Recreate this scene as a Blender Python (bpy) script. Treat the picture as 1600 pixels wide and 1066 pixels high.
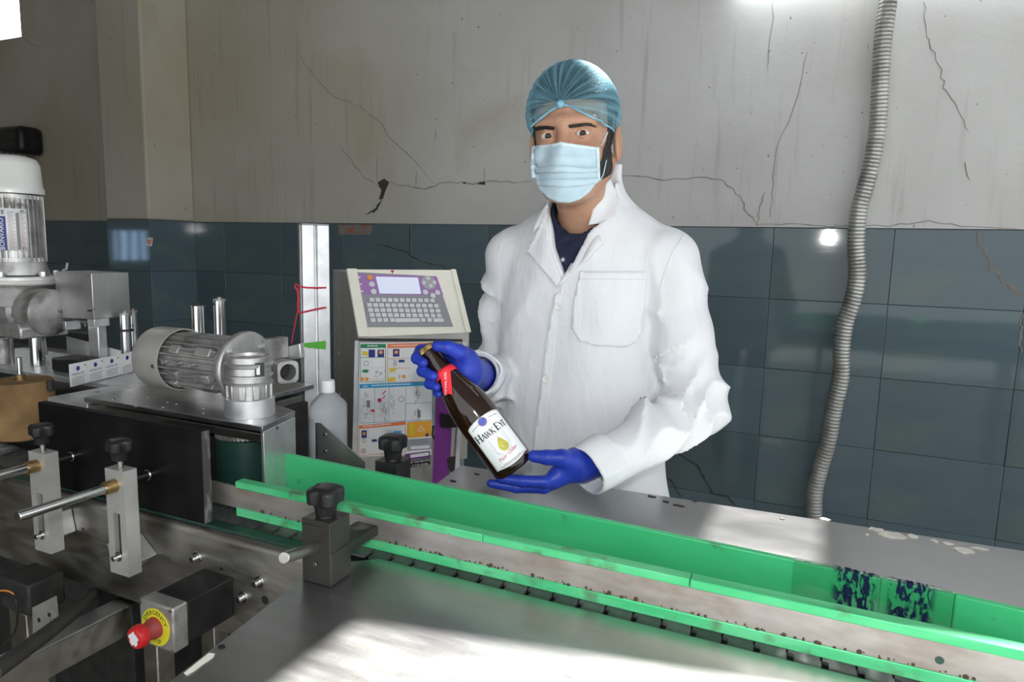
import bpy, bmesh, math, random
import numpy as np
from mathutils import Vector, Matrix
from mathutils.bvhtree import BVHTree
from mathutils.geometry import delaunay_2d_cdt
random.seed(7); np.random.seed(7)
for o in list(bpy.data.objects): bpy.data.objects.remove(o, do_unlink=True)
scene = bpy.context.scene
C = scene.collection

# ------------------------------------------------------------------ camera
FPX, CX, CY = 1073.0, 800.0, 533.0
def _n(v): v = np.array(v, float); return v/np.linalg.norm(v)
_Z = -_n([611-CX, -(8400-CY), -FPX])
_X = -_n([-1600-CX, -(329-CY), -FPX]); _X = _n(_X-_Z*_X.dot(_Z)); _Y = np.cross(_Z, _X)
RM = np.array([_X, _Y, _Z]); CAM = np.array([0, 0, 1.39])
cd = bpy.data.cameras.new('camera'); cam = bpy.data.objects.new('camera', cd); C.objects.link(cam)
cd.sensor_width = 36; cd.lens = FPX/1600*36; cd.clip_start = .02
mw = Matrix([list(RM[i])+[CAM[i]] for i in range(3)]+[[0, 0, 0, 1]]); cam.matrix_world = mw
scene.camera = cam

# ------------------------------------------------------------------ world, lights, exposure
scene.view_settings.view_transform = 'Standard'; scene.view_settings.look = 'None'
scene.view_settings.gamma = 1.0; scene.view_settings.use_curve_mapping = False
scene.view_settings.exposure = 0.0
w = bpy.data.worlds.new('daylight'); scene.world = w; w.use_nodes = True
w.node_tree.nodes['Background'].inputs[0].default_value = (.93, .97, 1.0, 1)
w.node_tree.nodes['Background'].inputs[1].default_value = 1.75
def light(name, kind, loc, energy, color=(1, 1, 1), **kw):
    l = bpy.data.lights.new(name, kind); l.energy = energy; l.color = color
    for k, v in kw.items(): setattr(l, k, v)
    o = bpy.data.objects.new(name, l); C.objects.link(o); o.location = loc
    return o
flash = light('camera_flash', 'POINT', (.02, -.02, 1.53), 25, (1, .98, .95), shadow_soft_size=.035)
SUN = Vector((.2, .45, .87)).normalized()
sun = light('sun', 'SUN', (1, 2.5, 6), 42.0, (1, .97, .9), angle=.012)
sun.rotation_euler = SUN.to_track_quat('Z', 'Y').to_euler()

# pixel of the 1600x1066 photograph -> point of the place, on a plane of known depth / height / side
def ray(x, y): return RM @ np.array([x-CX, -(y-CY), -FPX])
def atY(x, y, Y): d = ray(x, y); return Vector(CAM+d*(Y/d[1]))
def atX(x, y, X): d = ray(x, y); return Vector(CAM+d*(X/d[0]))
def atZ(x, y, Z): d = ray(x, y); return Vector(CAM+d*((Z-CAM[2])/d[2]))
def atD(x, y, D): return Vector(CAM+ray(x, y)/FPX*D)
TZ = .915     # height of tables and conveyor chain
# ------------------------------------------------------------------ helpers
WL = {}
def tag(o, label=None, cat=None, group=None, kind=None):
    if label: o['label'] = label
    if cat: o['category'] = cat
    if group: o['group'] = group
    if kind: o['kind'] = kind
    return o
def thing(name, label, cat, loc, group=None, kind=None):
    o = bpy.data.objects.new(name, None); C.objects.link(o); o.location = loc; o.empty_display_size = .05
    WL[o.name] = Vector(loc); return tag(o, label, cat, group, kind)
def link(name, me, mat, parent=None, label=None):
    if mat is not None:
        for m in (mat if isinstance(mat, (list, tuple)) else [mat]): me.materials.append(m)
    o = bpy.data.objects.new(name, me); C.objects.link(o)
    if parent is not None:
        o.parent = parent; WL[o.name] = WL[parent.name].copy()
    else: WL[o.name] = Vector((0, 0, 0))
    if label: o['label'] = label
    return o
def rot_to(d):
    return Vector(d).normalized().to_track_quat('Z', 'Y').to_matrix()
class MB:
    def __init__(s): s.v = []; s.f = []; s.mi = []; s.cur = 0
    def add(s, vs, fs):
        b = len(s.v); s.v += [Vector(p) for p in vs]
        for q in fs: s.f.append([b+i for i in q]); s.mi.append(s.cur)
        return s
    def box(s, a, b, M=None):
        x0, y0, z0 = a; x1, y1, z1 = b
        vs = [Vector(p) for p in ((x0,y0,z0),(x1,y0,z0),(x1,y1,z0),(x0,y1,z0),(x0,y0,z1),(x1,y0,z1),(x1,y1,z1),(x0,y1,z1))]
        if M is not None: vs = [M @ p for p in vs]
        return s.add(vs, [(0,3,2,1),(4,5,6,7),(0,1,5,4),(1,2,6,5),(2,3,7,6),(3,0,4,7)])
    def cyl(s, p0, p1, r0, r1=None, n=20, caps=True):
        p0, p1 = Vector(p0), Vector(p1); r1 = r0 if r1 is None else r1
        R = rot_to(p1-p0); vs = []
        for p, r in ((p0, r0), (p1, r1)):
            for i in range(n):
                a = 2*math.pi*i/n; vs.append(p+R @ Vector((r*math.cos(a), r*math.sin(a), 0)))
        fs = [(i, (i+1) % n, n+(i+1) % n, n+i) for i in range(n)]
        if caps: fs += [tuple(range(n-1, -1, -1)), tuple(range(n, 2*n))]
        return s.add(vs, fs)
    def lathe(s, p0, d, prof, n=32, closed=False):      # prof: (distance along d, radius)
        p0 = Vector(p0); R = rot_to(d); vs = []; m = len(prof)
        for (h, r) in prof:
            for i in range(n):
                a = 2*math.pi*i/n; vs.append(p0+R @ Vector((r*math.cos(a), r*math.sin(a), h)))
        fs = []
        for j in range(m-1):
            for i in range(n): fs.append((j*n+i, j*n+(i+1) % n, (j+1)*n+(i+1) % n, (j+1)*n+i))
        if closed:
            for i in range(n): fs.append(((m-1)*n+i, (m-1)*n+(i+1) % n, (i+1) % n, i))
        else:
            if prof[0][1] > 1e-6: fs.append(tuple(range(n-1, -1, -1)))
            if prof[-1][1] > 1e-6: fs.append(tuple(range((m-1)*n, m*n)))
        return s.add(vs, fs)
    def prism(s, pts, vec):        # 3-D polygon extruded along vec
        pts = [Vector(p) for p in pts]; vec = Vector(vec); n = len(pts)
        nr = Vector((0, 0, 0))
        for i in range(n): nr += pts[i].cross(pts[(i+1) % n])
        if nr.dot(vec) < 0: pts = pts[::-1]
        vs = pts+[p+vec for p in pts]
        fs = [tuple(range(n-1, -1, -1)), tuple(range(n, 2*n))]+[(i, (i+1) % n, n+(i+1) % n, n+i) for i in range(n)]
        return s.add(vs, fs)
    def tube(s, pts, r, n=8):
        pts = [Vector(p) for p in pts]; m = len(pts); rs = r if hasattr(r, '__len__') else [r]*m
        t0 = (pts[1]-pts[0]).normalized(); u = t0.orthogonal().normalized(); vs = []
        for k in range(m):
            t = (pts[min(k+1, m-1)]-pts[max(k-1, 0)]).normalized()
            u = (u-t*u.dot(t)).normalized(); v = t.cross(u)
            for i in range(n):
                a = 2*math.pi*i/n; vs.append(pts[k]+rs[k]*(math.cos(a)*u+math.sin(a)*v))
        fs = [(k*n+i, k*n+(i+1) % n, (k+1)*n+(i+1) % n, (k+1)*n+i) for k in range(m-1) for i in range(n)]
        fs += [tuple(range(n-1, -1, -1)), tuple(range((m-1)*n, m*n))]
        return s.add(vs, fs)
    def ribbon(s, pts, wd, nrm, th=.0006):
        nrm = Vector(nrm).normalized(); pts = [Vector(p) for p in pts]; m = len(pts); a = []; b = []
        for k in range(m):
            t = (pts[min(k+1, m-1)]-pts[max(k-1, 0)]).normalized(); q = nrm.cross(t).normalized()
            ww = wd[k] if hasattr(wd, '__len__') else wd
            a.append(pts[k]+q*ww/2); b.append(pts[k]-q*ww/2)
        vs = []
        for k in range(m): vs += [a[k]+nrm*th, b[k]+nrm*th, b[k]-nrm*th, a[k]-nrm*th]
        fs = []
        for k in range(m-1):
            for i in range(4): fs.append((4*k+i, 4*k+(i+1) % 4, 4*k+4+(i+1) % 4, 4*k+4+i))
        fs += [(3, 2, 1, 0), (4*m-4, 4*m-3, 4*m-2, 4*m-1)]
        return s.add(vs, fs)
    def build(s, name, mat, parent=None, bevel=0, seg=2, smooth=35, label=None, sub=0):
        off = WL[parent.name] if parent is not None else Vector((0, 0, 0))
        me = bpy.data.meshes.new(name); me.from_pydata([tuple(p-off) for p in s.v], [], s.f); me.update()
        o = link(name, me, mat, parent, label)
        if any(s.mi): me.polygons.foreach_set('material_index', s.mi)
        bm = bmesh.new(); bm.from_mesh(me); bmesh.ops.recalc_face_normals(bm, faces=bm.faces); bm.to_mesh(me); bm.free()
        if smooth:
            me.shade_smooth(); me.set_sharp_from_angle(angle=math.radians(smooth))
        if bevel:
            b = o.modifiers.new('bevel', 'BEVEL'); b.width = bevel; b.segments = seg; b.limit_method = 'ANGLE'; b.angle_limit = math.radians(40)
            b.harden_normals = False
        if sub:
            u = o.modifiers.new('sub', 'SUBSURF'); u.levels = sub; u.render_levels = sub
        return o
def copy_tree(o, delta, parent=None):
    c = o.copy(); C.objects.link(c)
    if parent is not None: c.parent = parent
    else: c.location = o.location+Vector(delta)
    WL[c.name] = WL[o.name]+Vector(delta)
    for ch in list(o.children): copy_tree(ch, delta, c)
    return c

# ------------------------------------------------------------------ materials
def M(name, col, rough=.5, metal=0, col2=None, scale=20, stretch=(1, 1, 1), ramp=(.4, .65), bump=0, bscale=None, bstretch=None, rvar=0,
      detail=6, spec=.5, trans=0, ior=1.45, coat=0, sss=0, emit=0, sheen=0, bdist=.01, dirt=None, dscale=30, dramp=(.58, .68), dstretch=(1, 1, 1), rnd=0):
    m = bpy.data.materials.new(name); m.use_nodes = True; nt = m.node_tree; N = nt.nodes; L = nt.links
    b = N['Principled BSDF']; I = b.inputs
    I['Base Color'].default_value = (*col, 1); I['Roughness'].default_value = rough; I['Metallic'].default_value = metal
    I['Specular IOR Level'].default_value = spec; I['IOR'].default_value = ior; I['Transmission Weight'].default_value = trans
    I['Coat Weight'].default_value = coat; I['Sheen Weight'].default_value = sheen
    if sss: I['Subsurface Weight'].default_value = sss; I['Subsurface Radius'].default_value = (.01, .004, .002); I['Subsurface Scale'].default_value = .5
    if emit: I['Emission Color'].default_value = (*col, 1); I['Emission Strength'].default_value = emit
    tc = N.new('ShaderNodeTexCoord')
    def noise(sc, st, det=detail):
        mp = N.new('ShaderNodeMapping'); mp.inputs['Scale'].default_value = st; L.new(tc.outputs['Object'], mp.inputs['Vector'])
        n = N.new('ShaderNodeTexNoise'); n.inputs['Scale'].default_value = sc; n.inputs['Detail'].default_value = det
        L.new(mp.outputs[0], n.inputs['Vector']); return n
    cs = None
    if col2 is not None:
        n = noise(scale, stretch); r = N.new('ShaderNodeValToRGB'); L.new(n.outputs['Fac'], r.inputs[0])
        r.color_ramp.elements[0].position = ramp[0]; r.color_ramp.elements[1].position = ramp[1]
        r.color_ramp.elements[0].color = (*col, 1); r.color_ramp.elements[1].color = (*col2, 1); cs = r.outputs[0]
    if dirt is not None:
        n = noise(dscale, dstretch, 9); r = N.new('ShaderNodeMapRange'); L.new(n.outputs['Fac'], r.inputs[0])
        r.inputs[1].default_value = dramp[0]; r.inputs[2].default_value = dramp[1]
        mx = N.new('ShaderNodeMix'); mx.data_type = 'RGBA'; L.new(r.outputs[0], mx.inputs[0])
        if cs is None: mx.inputs[6].default_value = (*col, 1)
        else: L.new(cs, mx.inputs[6])
        mx.inputs[7].default_value = (*dirt, 1); cs = mx.outputs[2]
        if metal:
            q = N.new('ShaderNodeMapRange'); L.new(r.outputs[0], q.inputs[0]); q.inputs[3].default_value = metal; q.inputs[4].default_value = metal*.3
            L.new(q.outputs[0], I['Metallic'])
    if rnd:
        oi = N.new('ShaderNodeObjectInfo'); q = N.new('ShaderNodeMapRange'); L.new(oi.outputs['Random'], q.inputs[0])
        q.inputs[3].default_value = 1-rnd; q.inputs[4].default_value = 1+rnd
        hs = N.new('ShaderNodeHueSaturation'); L.new(q.outputs[0], hs.inputs['Value'])
        if cs is None: hs.inputs['Color'].default_value = (*col, 1)
        else: L.new(cs, hs.inputs['Color'])
        cs = hs.outputs[0]
    if cs is not None: L.new(cs, I['Base Color'])
    if rvar:
        n = noise(scale*1.7, stretch); q = N.new('ShaderNodeMapRange'); L.new(n.outputs['Fac'], q.inputs[0])
        q.inputs[1].default_value = .3; q.inputs[2].default_value = .7
        q.inputs[3].default_value = max(.02, rough-rvar); q.inputs[4].default_value = rough+rvar; L.new(q.outputs[0], I['Roughness'])
    if bump:
        n = noise(bscale or scale*4, bstretch or stretch); bp = N.new('ShaderNodeBump'); bp.inputs['Strength'].default_value = bump; bp.inputs['Distance'].default_value = bdist
        L.new(n.outputs['Fac'], bp.inputs['Height']); L.new(bp.outputs[0], I['Normal'])
    return m
def emitter(name, col, st):
    m = bpy.data.materials.new(name); m.use_nodes = True; N = m.node_tree.nodes; N.clear()
    e = N.new('ShaderNodeEmission'); e.inputs[0].default_value = (*col, 1); e.inputs[1].default_value = st
    o = N.new('ShaderNodeOutputMaterial'); m.node_tree.links.new(e.outputs[0], o.inputs[0]); return m
MT = dict(
    steel=M('brushed_steel', (.56, .56, .57), .34, 1, (.47, .47, .48), 9, (1, 10, 10), rvar=.07, bump=.06, bscale=60, bstretch=(1, 25, 25), bdist=.003),
    tabletop=M('table_steel', (.56, .56, .57), .22, 1, (.53, .53, .54), 4, (1, 2, 2), rvar=.025),
    cover=M('scratched_sheet', (.54, .54, .55), .34, 1, (.48, .48, .49), 6, (1, 5, 1), rvar=.04, bump=.04, bscale=90, bstretch=(3, 1, 1), bdist=.002, dirt=(.62, .58, .50), dscale=7, dramp=(.74, .78)),
    darksteel=M('oily_steel', (.42, .405, .37), .38, 1, (.33, .315, .285), 7, (1, 4, 4), rvar=.1, bump=.05, dirt=(.09, .08, .065), dscale=8, dramp=(.64, .80)),
    rod=M('polished_rod', (.66, .66, .66), .16, 1),
    alu=M('cast_aluminium', (.60, .60, .59), .42, .85, (.45, .45, .44), 30, bump=.12, bscale=300, bdist=.002, dirt=(.12, .11, .095), dscale=16, dramp=(.55, .74)),
    castgrey=M('grey_cast_metal', (.44, .44, .43), .45, .55, (.33, .33, .32), 25, bump=.15, bscale=220, bdist=.002, dirt=(.055, .05, .042), dscale=14, dramp=(.48, .70)),
    cowl=M('painted_cowl', (.52, .51, .48), .42, .35, (.40, .39, .36), 9, dirt=(.24, .21, .17), dscale=11, dramp=(.58, .74)),
    whitecowl=M('light_painted_metal', (.76, .76, .74), .35, .2, (.66, .66, .64), 7),
    barealu=M('bare_aluminium', (.74, .75, .76), .40, .8, (.62, .63, .64), 25, bump=.05, bscale=400, bdist=.001),
    bracket=M('anodised_bar', (.58, .58, .56), .45, .55, (.52, .52, .50), 30, dirt=(.26, .23, .18), dscale=16, dramp=(.68, .76)),
    brass=M('bronze_bush', (.42, .28, .12), .38, .9, (.30, .2, .09), 60),
    black=M('black_plastic', (.014, .014, .015), .32, 0, (.022, .022, .024), 20, bump=.05, spec=.3),
    blackplate=M('black_board', (.008, .008, .009), .42, 0, (.013, .013, .013), 12, rvar=.08, dirt=(.10, .10, .10), dscale=9, dramp=(.76, .84), spec=.05),
    rubber=M('black_rubber', (.02, .02, .02), .6, 0, (.035, .034, .032), 30),
    green=M('green_polyethylene', (.045, .48, .185), .38, 0, (.06, .54, .22), 5, (1, 4, 4), bump=.06, bscale=70, bdist=.002, dirt=(.045, .10, .05), dscale=26, dramp=(.68, .80), sss=0),
    greenworn=M('worn_green_strip', (.045, .45, .175), .48, 0, (.11, .54, .25), 9, (1, 5, 5), bump=.1, bscale=90, bdist=.002, dirt=(.08, .09, .05), dscale=22, dramp=(.58, .74)),
    strip=M('rusty_steel_strip', (.50, .48, .45), .42, .8, (.40, .37, .34), 12, (1, 3, 3), rvar=.08, dirt=(.15, .10, .06), dscale=7, dramp=(.46, .72), dstretch=(1, 1, 2.5)),
    belt=M('dark_green_belt', (.012, .045, .036), .42, 0, (.02, .06, .048), 14),
    slat=M('chain_slat', (.20, .21, .21), .38, .6, (.14, .15, .15), 30, rvar=.08, rnd=.25),
    slatdark=M('dark_hinge', (.012, .012, .013), .6),
    sponge=M('tan_sponge', (.33, .205, .09), .9, 0, (.17, .10, .045), 9, bump=.9, bscale=260, bdist=.004),
    sheet=M('sheet_metal', (.55, .55, .55), .38, .9, (.47, .47, .47), 8, (3, 3, 1), rvar=.06),
    cabinet=M('cabinet_steel', (.45, .44, .42), .42, .45, (.38, .37, .35), 5, (3, 3, 1)),
    cream=M('cream_metal', (.90, .88, .78), .35, .1, (.85, .83, .73), 6, (1, 3, 3)),
    greypanel=M('grey_membrane', (.30, .30, .33), .45),
    purplepanel=M('mauve_membrane', (.36, .20, .46), .42),
    purple=M('purple_plate', (.20, .035, .26), .4, 0, (.15, .03, .20), 10, dirt=(.03, .02, .03), dscale=9, dramp=(.63, .70)),
    key=M('key_cap', (.66, .68, .72), .4),
    keydark=M('grey_key', (.40, .40, .42), .4),
    orangekey=M('orange_key', (.80, .33, .08), .4),
    screen=M('lcd_screen', (.70, .74, .92), .15, emit=.25),
    paper=M('laminated_sheet', (.82, .84, .85), .3, 0, (.68, .70, .71), 5),
    pgreen=M('print_green', (.03, .22, .09), .35), porange=M('print_red_orange', (.78, .20, .07), .35),
    pblue=M('print_blue', (.03, .33, .62), .35), pamber=M('print_amber', (.85, .40, .05), .35),
    pgrey=M('print_grey', (.34, .37, .42), .4), pblack=M('print_black', (.02, .02, .022), .4),
    pnavy=M('print_navy', (.03, .045, .22), .4), pred=M('print_red', (.55, .02, .08), .4), pyellow=M('print_yellow', (.70, .55, .05), .4),
    pline=M('print_line', (.20, .21, .23), .4), pwhite=M('print_white', (.80, .82, .84), .4), ppurple=M('print_purple', (.17, .05, .24), .4),
    jug=M('translucent_plastic', (.82, .86, .90), .3, trans=.7, ior=1.15, sss=.0),
    liquid=M('pale_liquid', (.52, .56, .60), .2, trans=.25, ior=1.33),
    jugcap=M('white_cap', (.82, .83, .84), .4),
    redstring=M('red_string', (.50, .02, .05), .6), greentape=M('green_tape', (.09, .42, .04), .45),
    redplastic=M('red_button', (.55, .02, .025), .28), yellow=M('yellow_ring', (.74, .68, .03), .45),
    redfade=M('stained_red', (.35, .05, .05), .5, 0, (.25, .05, .04), 60),
    galv=M('galvanised_conduit', (.55, .55, .53), .42, .6, (.42, .42, .40), 14, dirt=(.20, .19, .17), dscale=9, dramp=(.52, .72)),
    plaster=None,
)
# ------------------------------------------------------------------ the room
def plaster_mat():
    m = bpy.data.materials.new('stained_plaster'); m.use_nodes = True; nt = m.node_tree; N = nt.nodes; L = nt.links
    b = N['Principled BSDF']; b.inputs['Roughness'].default_value = .75; b.inputs['Specular IOR Level'].default_value = .25
    tc = N.new('ShaderNodeTexCoord')
    def noise(sc, st, det=6, dis=0):
        mp = N.new('ShaderNodeMapping'); mp.inputs['Scale'].default_value = st; L.new(tc.outputs['Object'], mp.inputs['Vector'])
        n = N.new('ShaderNodeTexNoise'); n.inputs['Scale'].default_value = sc; n.inputs['Detail'].default_value = det; n.inputs['Distortion'].default_value = dis
        L.new(mp.outputs[0], n.inputs['Vector']); return n.outputs['Fac']
    def rng(src, a, b_, c=0., d=1.):
        q = N.new('ShaderNodeMapRange'); L.new(src, q.inputs[0])
        for i, v in enumerate((a, b_, c, d)): q.inputs[i+1].default_value = v
        return q.outputs[0]
    def mix(fac, c0, c1):
        x = N.new('ShaderNodeMix'); x.data_type = 'RGBA'; L.new(fac, x.inputs[0])
        for i, c in ((6, c0), (7, c1)):
            if isinstance(c, tuple): x.inputs[i].default_value = (*c, 1)
            else: L.new(c, x.inputs[i])
        return x.outputs[2]
    def mul(a, b_):
        x = N.new('ShaderNodeMath'); x.operation = 'MULTIPLY'; L.new(a, x.inputs[0]); L.new(b_, x.inputs[1]); return x.outputs[0]
    sx = N.new('ShaderNodeSeparateXYZ'); L.new(tc.outputs['Object'], sx.inputs[0])
    c = mix(rng(noise(1.3, (1, 1, 1), 8), .35, .65), (.49, .485, .475), (.60, .60, .595))
    # yellowish discolouring of the paint, darkened leftward to paint in the flash's falloff
    yel = mul(rng(sx.outputs[0], -1.0, -3.0), rng(noise(.9, (1, 1, 1.2), 5), .25, .6, .45, 1))
    c = mix(yel, c, (.40, .365, .28))
    blot = mul(rng(noise(2.1, (1, 1, .6), 6, .5), .56, .7), rng(sx.outputs[0], 0., -2.2, .15, .8))
    c = mix(blot, c, (.40, .36, .27))
    drip = mul(rng(noise(5.5, (4.5, 1, .28), 7), .56, .74), rng(noise(1.1, (1, 1, 1), 3), .40, .6, 0, .42))
    c = mix(drip, c, (.22, .215, .20))
    spec = rng(noise(42, (1, 1, 1), 2), .735, .76, 0, .75)
    c = mix(spec, c, (.13, .11, .09))
    L.new(c, b.inputs['Base Color'])
    bp = N.new('ShaderNodeBump'); bp.inputs['Strength'].default_value = .22; bp.inputs['Distance'].default_value = .01
    L.new(noise(18, (1, 1, 1), 8), bp.inputs['Height']); L.new(bp.outputs[0], b.inputs['Normal'])
    return m
def tile_mat():
    m = M('blue_wall_tile', (.088, .125, .152), .065, 0, (.098, .145, .160), 3.2, (.8, 1, 2.6), ramp=(.35, .7), bump=.03, bscale=2.2, bdist=.02, dirt=(.115, .155, .125), dscale=4.5, dramp=(.58, .78), dstretch=(.6, 1, 2), rnd=.12, coat=.0)
    return m
MT['plaster'] = plaster_mat(); MT['tile'] = tile_mat()
MT['grout'] = M('grout', (.07, .088, .095), .8)
MT['floor'] = M('wet_concrete', (.24, .215, .165), .35, 0, (.13, .115, .085), 2.2, rvar=.2, bump=.2, bscale=14, bdist=.01, dirt=(.24, .22, .18), dscale=6)
MT['ceiling'] = M('roof_sheet', (.30, .30, .30), .7, 0, (.24, .24, .24), 3)
MT['crack'] = M('crack_void', (.05, .046, .042), .9)
MT['crackline'] = M('crack_line', (.20, .19, .18), .9)
MT['pwhite_'] = M('batten_white', (.8, .8, .8), .4)
MT['sky'] = emitter('window_daylight', (.95, .98, 1.0), 5.0)
MT['skyblue'] = emitter('window_daylight_blue', (.45, .68, 1.0), 9.0)
MT['frame'] = M('window_frame_paint', (.30, .31, .32), .5)
WY = 3.1; CEIL = 3.6; XL, XR = -7.6, 3.2

mb = MB(); mb.box((XL-.2, -3.5, -.1), (XR+.2, WY+.2, 0)); floor = tag(mb.build('floor', MT['floor']), 'wet stained concrete floor below the machine', 'floor', kind='structure')

# back wall: plaster above the tile line with two window openings
W1 = (-6.9, -5.14, 2.742, 3.45); W2 = None
xs = sorted([XL, W1[0], W1[1], XR]); zs = sorted([1.5, W1[2], W1[3], CEIL])
mb = MB()
for i in range(len(xs)-1):
    for k in range(len(zs)-1):
        xm, zm = (xs[i]+xs[i+1])/2, (zs[k]+zs[k+1])/2
        if any(a < xm < b and c < zm < d for a, b, c, d in (W1,)): continue
        mb.box((xs[i], WY, zs[k]), (xs[i+1], WY+.2, zs[k+1]))
wall_back = tag(mb.build('wall_back', MT['plaster'], smooth=0), 'grey stained plaster wall with cracks above blue tiles', 'wall', kind='structure')
mb = MB(); mb.box((XL, WY+.009, 0), (XR, WY+.2, 1.5)); mb.build('tile_backing', MT['grout'], wall_back, smooth=0)
# ceiling; its openings are made up, cut where sun patches should fall
def ceil_open(poly, z0=TZ):          # sunlit patch -> hole in the roof along the sun
    t = (CEIL-z0)/SUN.z; return [(x+SUN.x*t, y+SUN.y*t) for x, y in poly]
H1 = ceil_open([(-.505, .30), (.62, .30), (.62, .905), (.05, .80), (-.505, .685)])
H2 = ceil_open([(-.15, 1.0), (.038, 1.0), (.038, 1.42), (-.15, 1.42)])
H3 = ceil_open([(-.452, 1.235), (-.377, 1.25), (-.377, 1.375), (-.452, 1.385)], 1.70)  # extra opening added so a sun beam rims the hair net
outer = [(XL, -3.5), (XR, -3.5), (XR, WY), (XL, WY)]
vs = [Vector(p) for p in outer+H1+H2+H3]; ed = []
for a, n in ((0, 4), (4, len(H1)), (4+len(H1), len(H2)), (4+len(H1)+len(H2), len(H3))): ed += [(a+i, a+(i+1) % n) for i in range(n)]
r = delaunay_2d_cdt(vs, ed, [], 0, 1e-6)
def inside(p, poly):
    c = False; n = len(poly)
    for i in range(n):
        x0, y0 = poly[i][:2]; x1, y1 = poly[(i+1) % n][:2]
        if (y0 > p[1]) != (y1 > p[1]) and p[0] < (x1-x0)*(p[1]-y0)/(y1-y0)+x0: c = not c
    return c
mb = MB(); V2 = r[0]
for f in r[2]:
    cpt = sum((V2[i] for i in f), Vector((0, 0)))/len(f)
    if inside(cpt, H1) or inside(cpt, H2) or inside(cpt, H3): continue
    mb.prism([(V2[i].x, V2[i].y, CEIL) for i in f], (0, 0, .05))
ceiling = tag(mb.build('ceiling', MT['ceiling'], smooth=0), 'grey roof sheeting with three openings added to shape the sunlight', 'ceiling', kind='structure')
# left wall with a barred window
mb = MB()
LW = (-.46, .08, 1.10, 1.52)
for (y0, y1, z0, z1) in ((-3.5, LW[0], 0, CEIL), (LW[1], WY, 0, CEIL), (LW[0], LW[1], 0, LW[2]), (LW[0], LW[1], LW[3], CEIL)):
    mb.box((XL-.2, y0, z0), (XL, y1, z1))
wall_left = tag(mb.build('wall_left', MT['plaster'], smooth=0), 'plain grey plaster side wall', 'wall', kind='structure')
mb = MB(); mb.box((XL, -1.9, 0), (-2.3, -1.7, CEIL)); tag(mb.build('shade_wall', MT['plaster'], smooth=0), 'plain grey plaster wall added behind the camera to darken the left', 'wall', kind='structure')  # unseen wall added to keep ambient light off the left side
def window(n, label, frame_boxes, pane_box, pm):
    c = [(a+b)/2 for a, b in zip(*pane_box)]
    w_ = thing('window_%d' % n, label, 'window', c, kind='structure')
    mb = MB(); mb.box(*pane_box); mb.build('pane', pm, w_, smooth=0)
    for bx in frame_boxes: mb = MB(); mb.box(*bx); mb.build('frame_bar', MT['frame'], w_, smooth=0)
def fr(axis, a0, a1, z0, z1, d0, d1, bars, t=.03):
    out = []
    def bx(p0, p1, q0, q1):
        return ((p0, d0, q0), (p1, d1, q1)) if axis == 'x' else ((d0, p0, q0), (d1, p1, q1))
    out += [bx(a0, a0+t, z0, z1), bx(a1-t, a1, z0, z1), bx(a0, a1, z0, z0+t), bx(a0, a1, z1-t, z1)]
    for i in range(bars): c = a0+(a1-a0)*(i+1)/(bars+1); out.append(bx(c-.02, c+.02, z0, z1))
    return out
window(1, 'bright daylit window high in the far left corner of the wall', fr('x', *W1, WY+.12, WY+.16, 1, .02), ((W1[0], WY+.17, W1[2]), (W1[1], WY+.18, W1[3])), MT['sky'])
window(2, 'barred side window that mirrors blue in the tiles', fr('y', *LW, XL-.12, XL-.08, 3), ((XL-.15, LW[0], LW[2]), (XL-.14, LW[1], LW[3])), MT['skyblue'])

# pilaster
PX0, PX1, PY = -3.925, -3.56, 2.78
mb = MB(); mb.box((PX0, PY, 1.5), (PX1, WY, CEIL))
pil = tag(mb.build('wall_pilaster', MT['plaster'], bevel=.012, smooth=0), 'square plaster pilaster standing out from the back wall', 'pilaster', kind='structure')
mb = MB(); mb.box((PX0+.009, PY+.009, 0), (PX1-.009, WY, 1.5)); mb.build('tile_backing', MT['grout'], pil, smooth=0)
# wall tiles, each one a piece
TW, TH = .4447, .2985
tile_meshes = {}
def tile(parent, x0, x1, y, z0, z1, axis='y'):
    w_ = x1-x0; g = .0006
    key = (round(w_, 3), round(z1-z0, 3), axis)
    if key not in tile_meshes:
        mb = MB(); h = (z1-z0)/2-g; a = w_/2-g
        if axis == 'y': mb.box((-a, 0, -h), (a, .012, h))
        else: mb.box((-.012, -a, -h), (0, a, h))
        o = mb.build('tile', MT['tile'], None, bevel=.0016, seg=2, smooth=30); tile_meshes[key] = o; C.objects.unlink(o)
    o = tile_meshes[key].copy(); o.name = 'tile'; C.objects.link(o)
    o.parent = parent; zc = (z0+z1)/2; j = lambda: random.uniform(-.0006, .0006)
    o.location = ((x0+x1)/2, y+abs(j()), zc) if axis == 'y' else (y, (x0+x1)/2, zc)
    o.rotation_euler = (random.uniform(-.0025, .0025), 0, random.uniform(-.0035, .0035))
    return o
edges = [-.207+TW*k for k in range(-17, 8)]
BROKEN = None
for r_ in range(5):
    z1 = 1.4975-.2975*r_; z0 = z1-.2975
    for k in range(len(edges)-1):
        a, b = edges[k], edges[k+1]
        if b < XL or a > 2.4: continue
        if PX0 < a and b < PX1: continue
        tile(wall_back, a, b, WY, z0, z1)
    tile(pil, PX0, PX1, PY, z0, z1)
    tile(pil, PY, WY, PX1, z0, z1, 'x')
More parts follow.
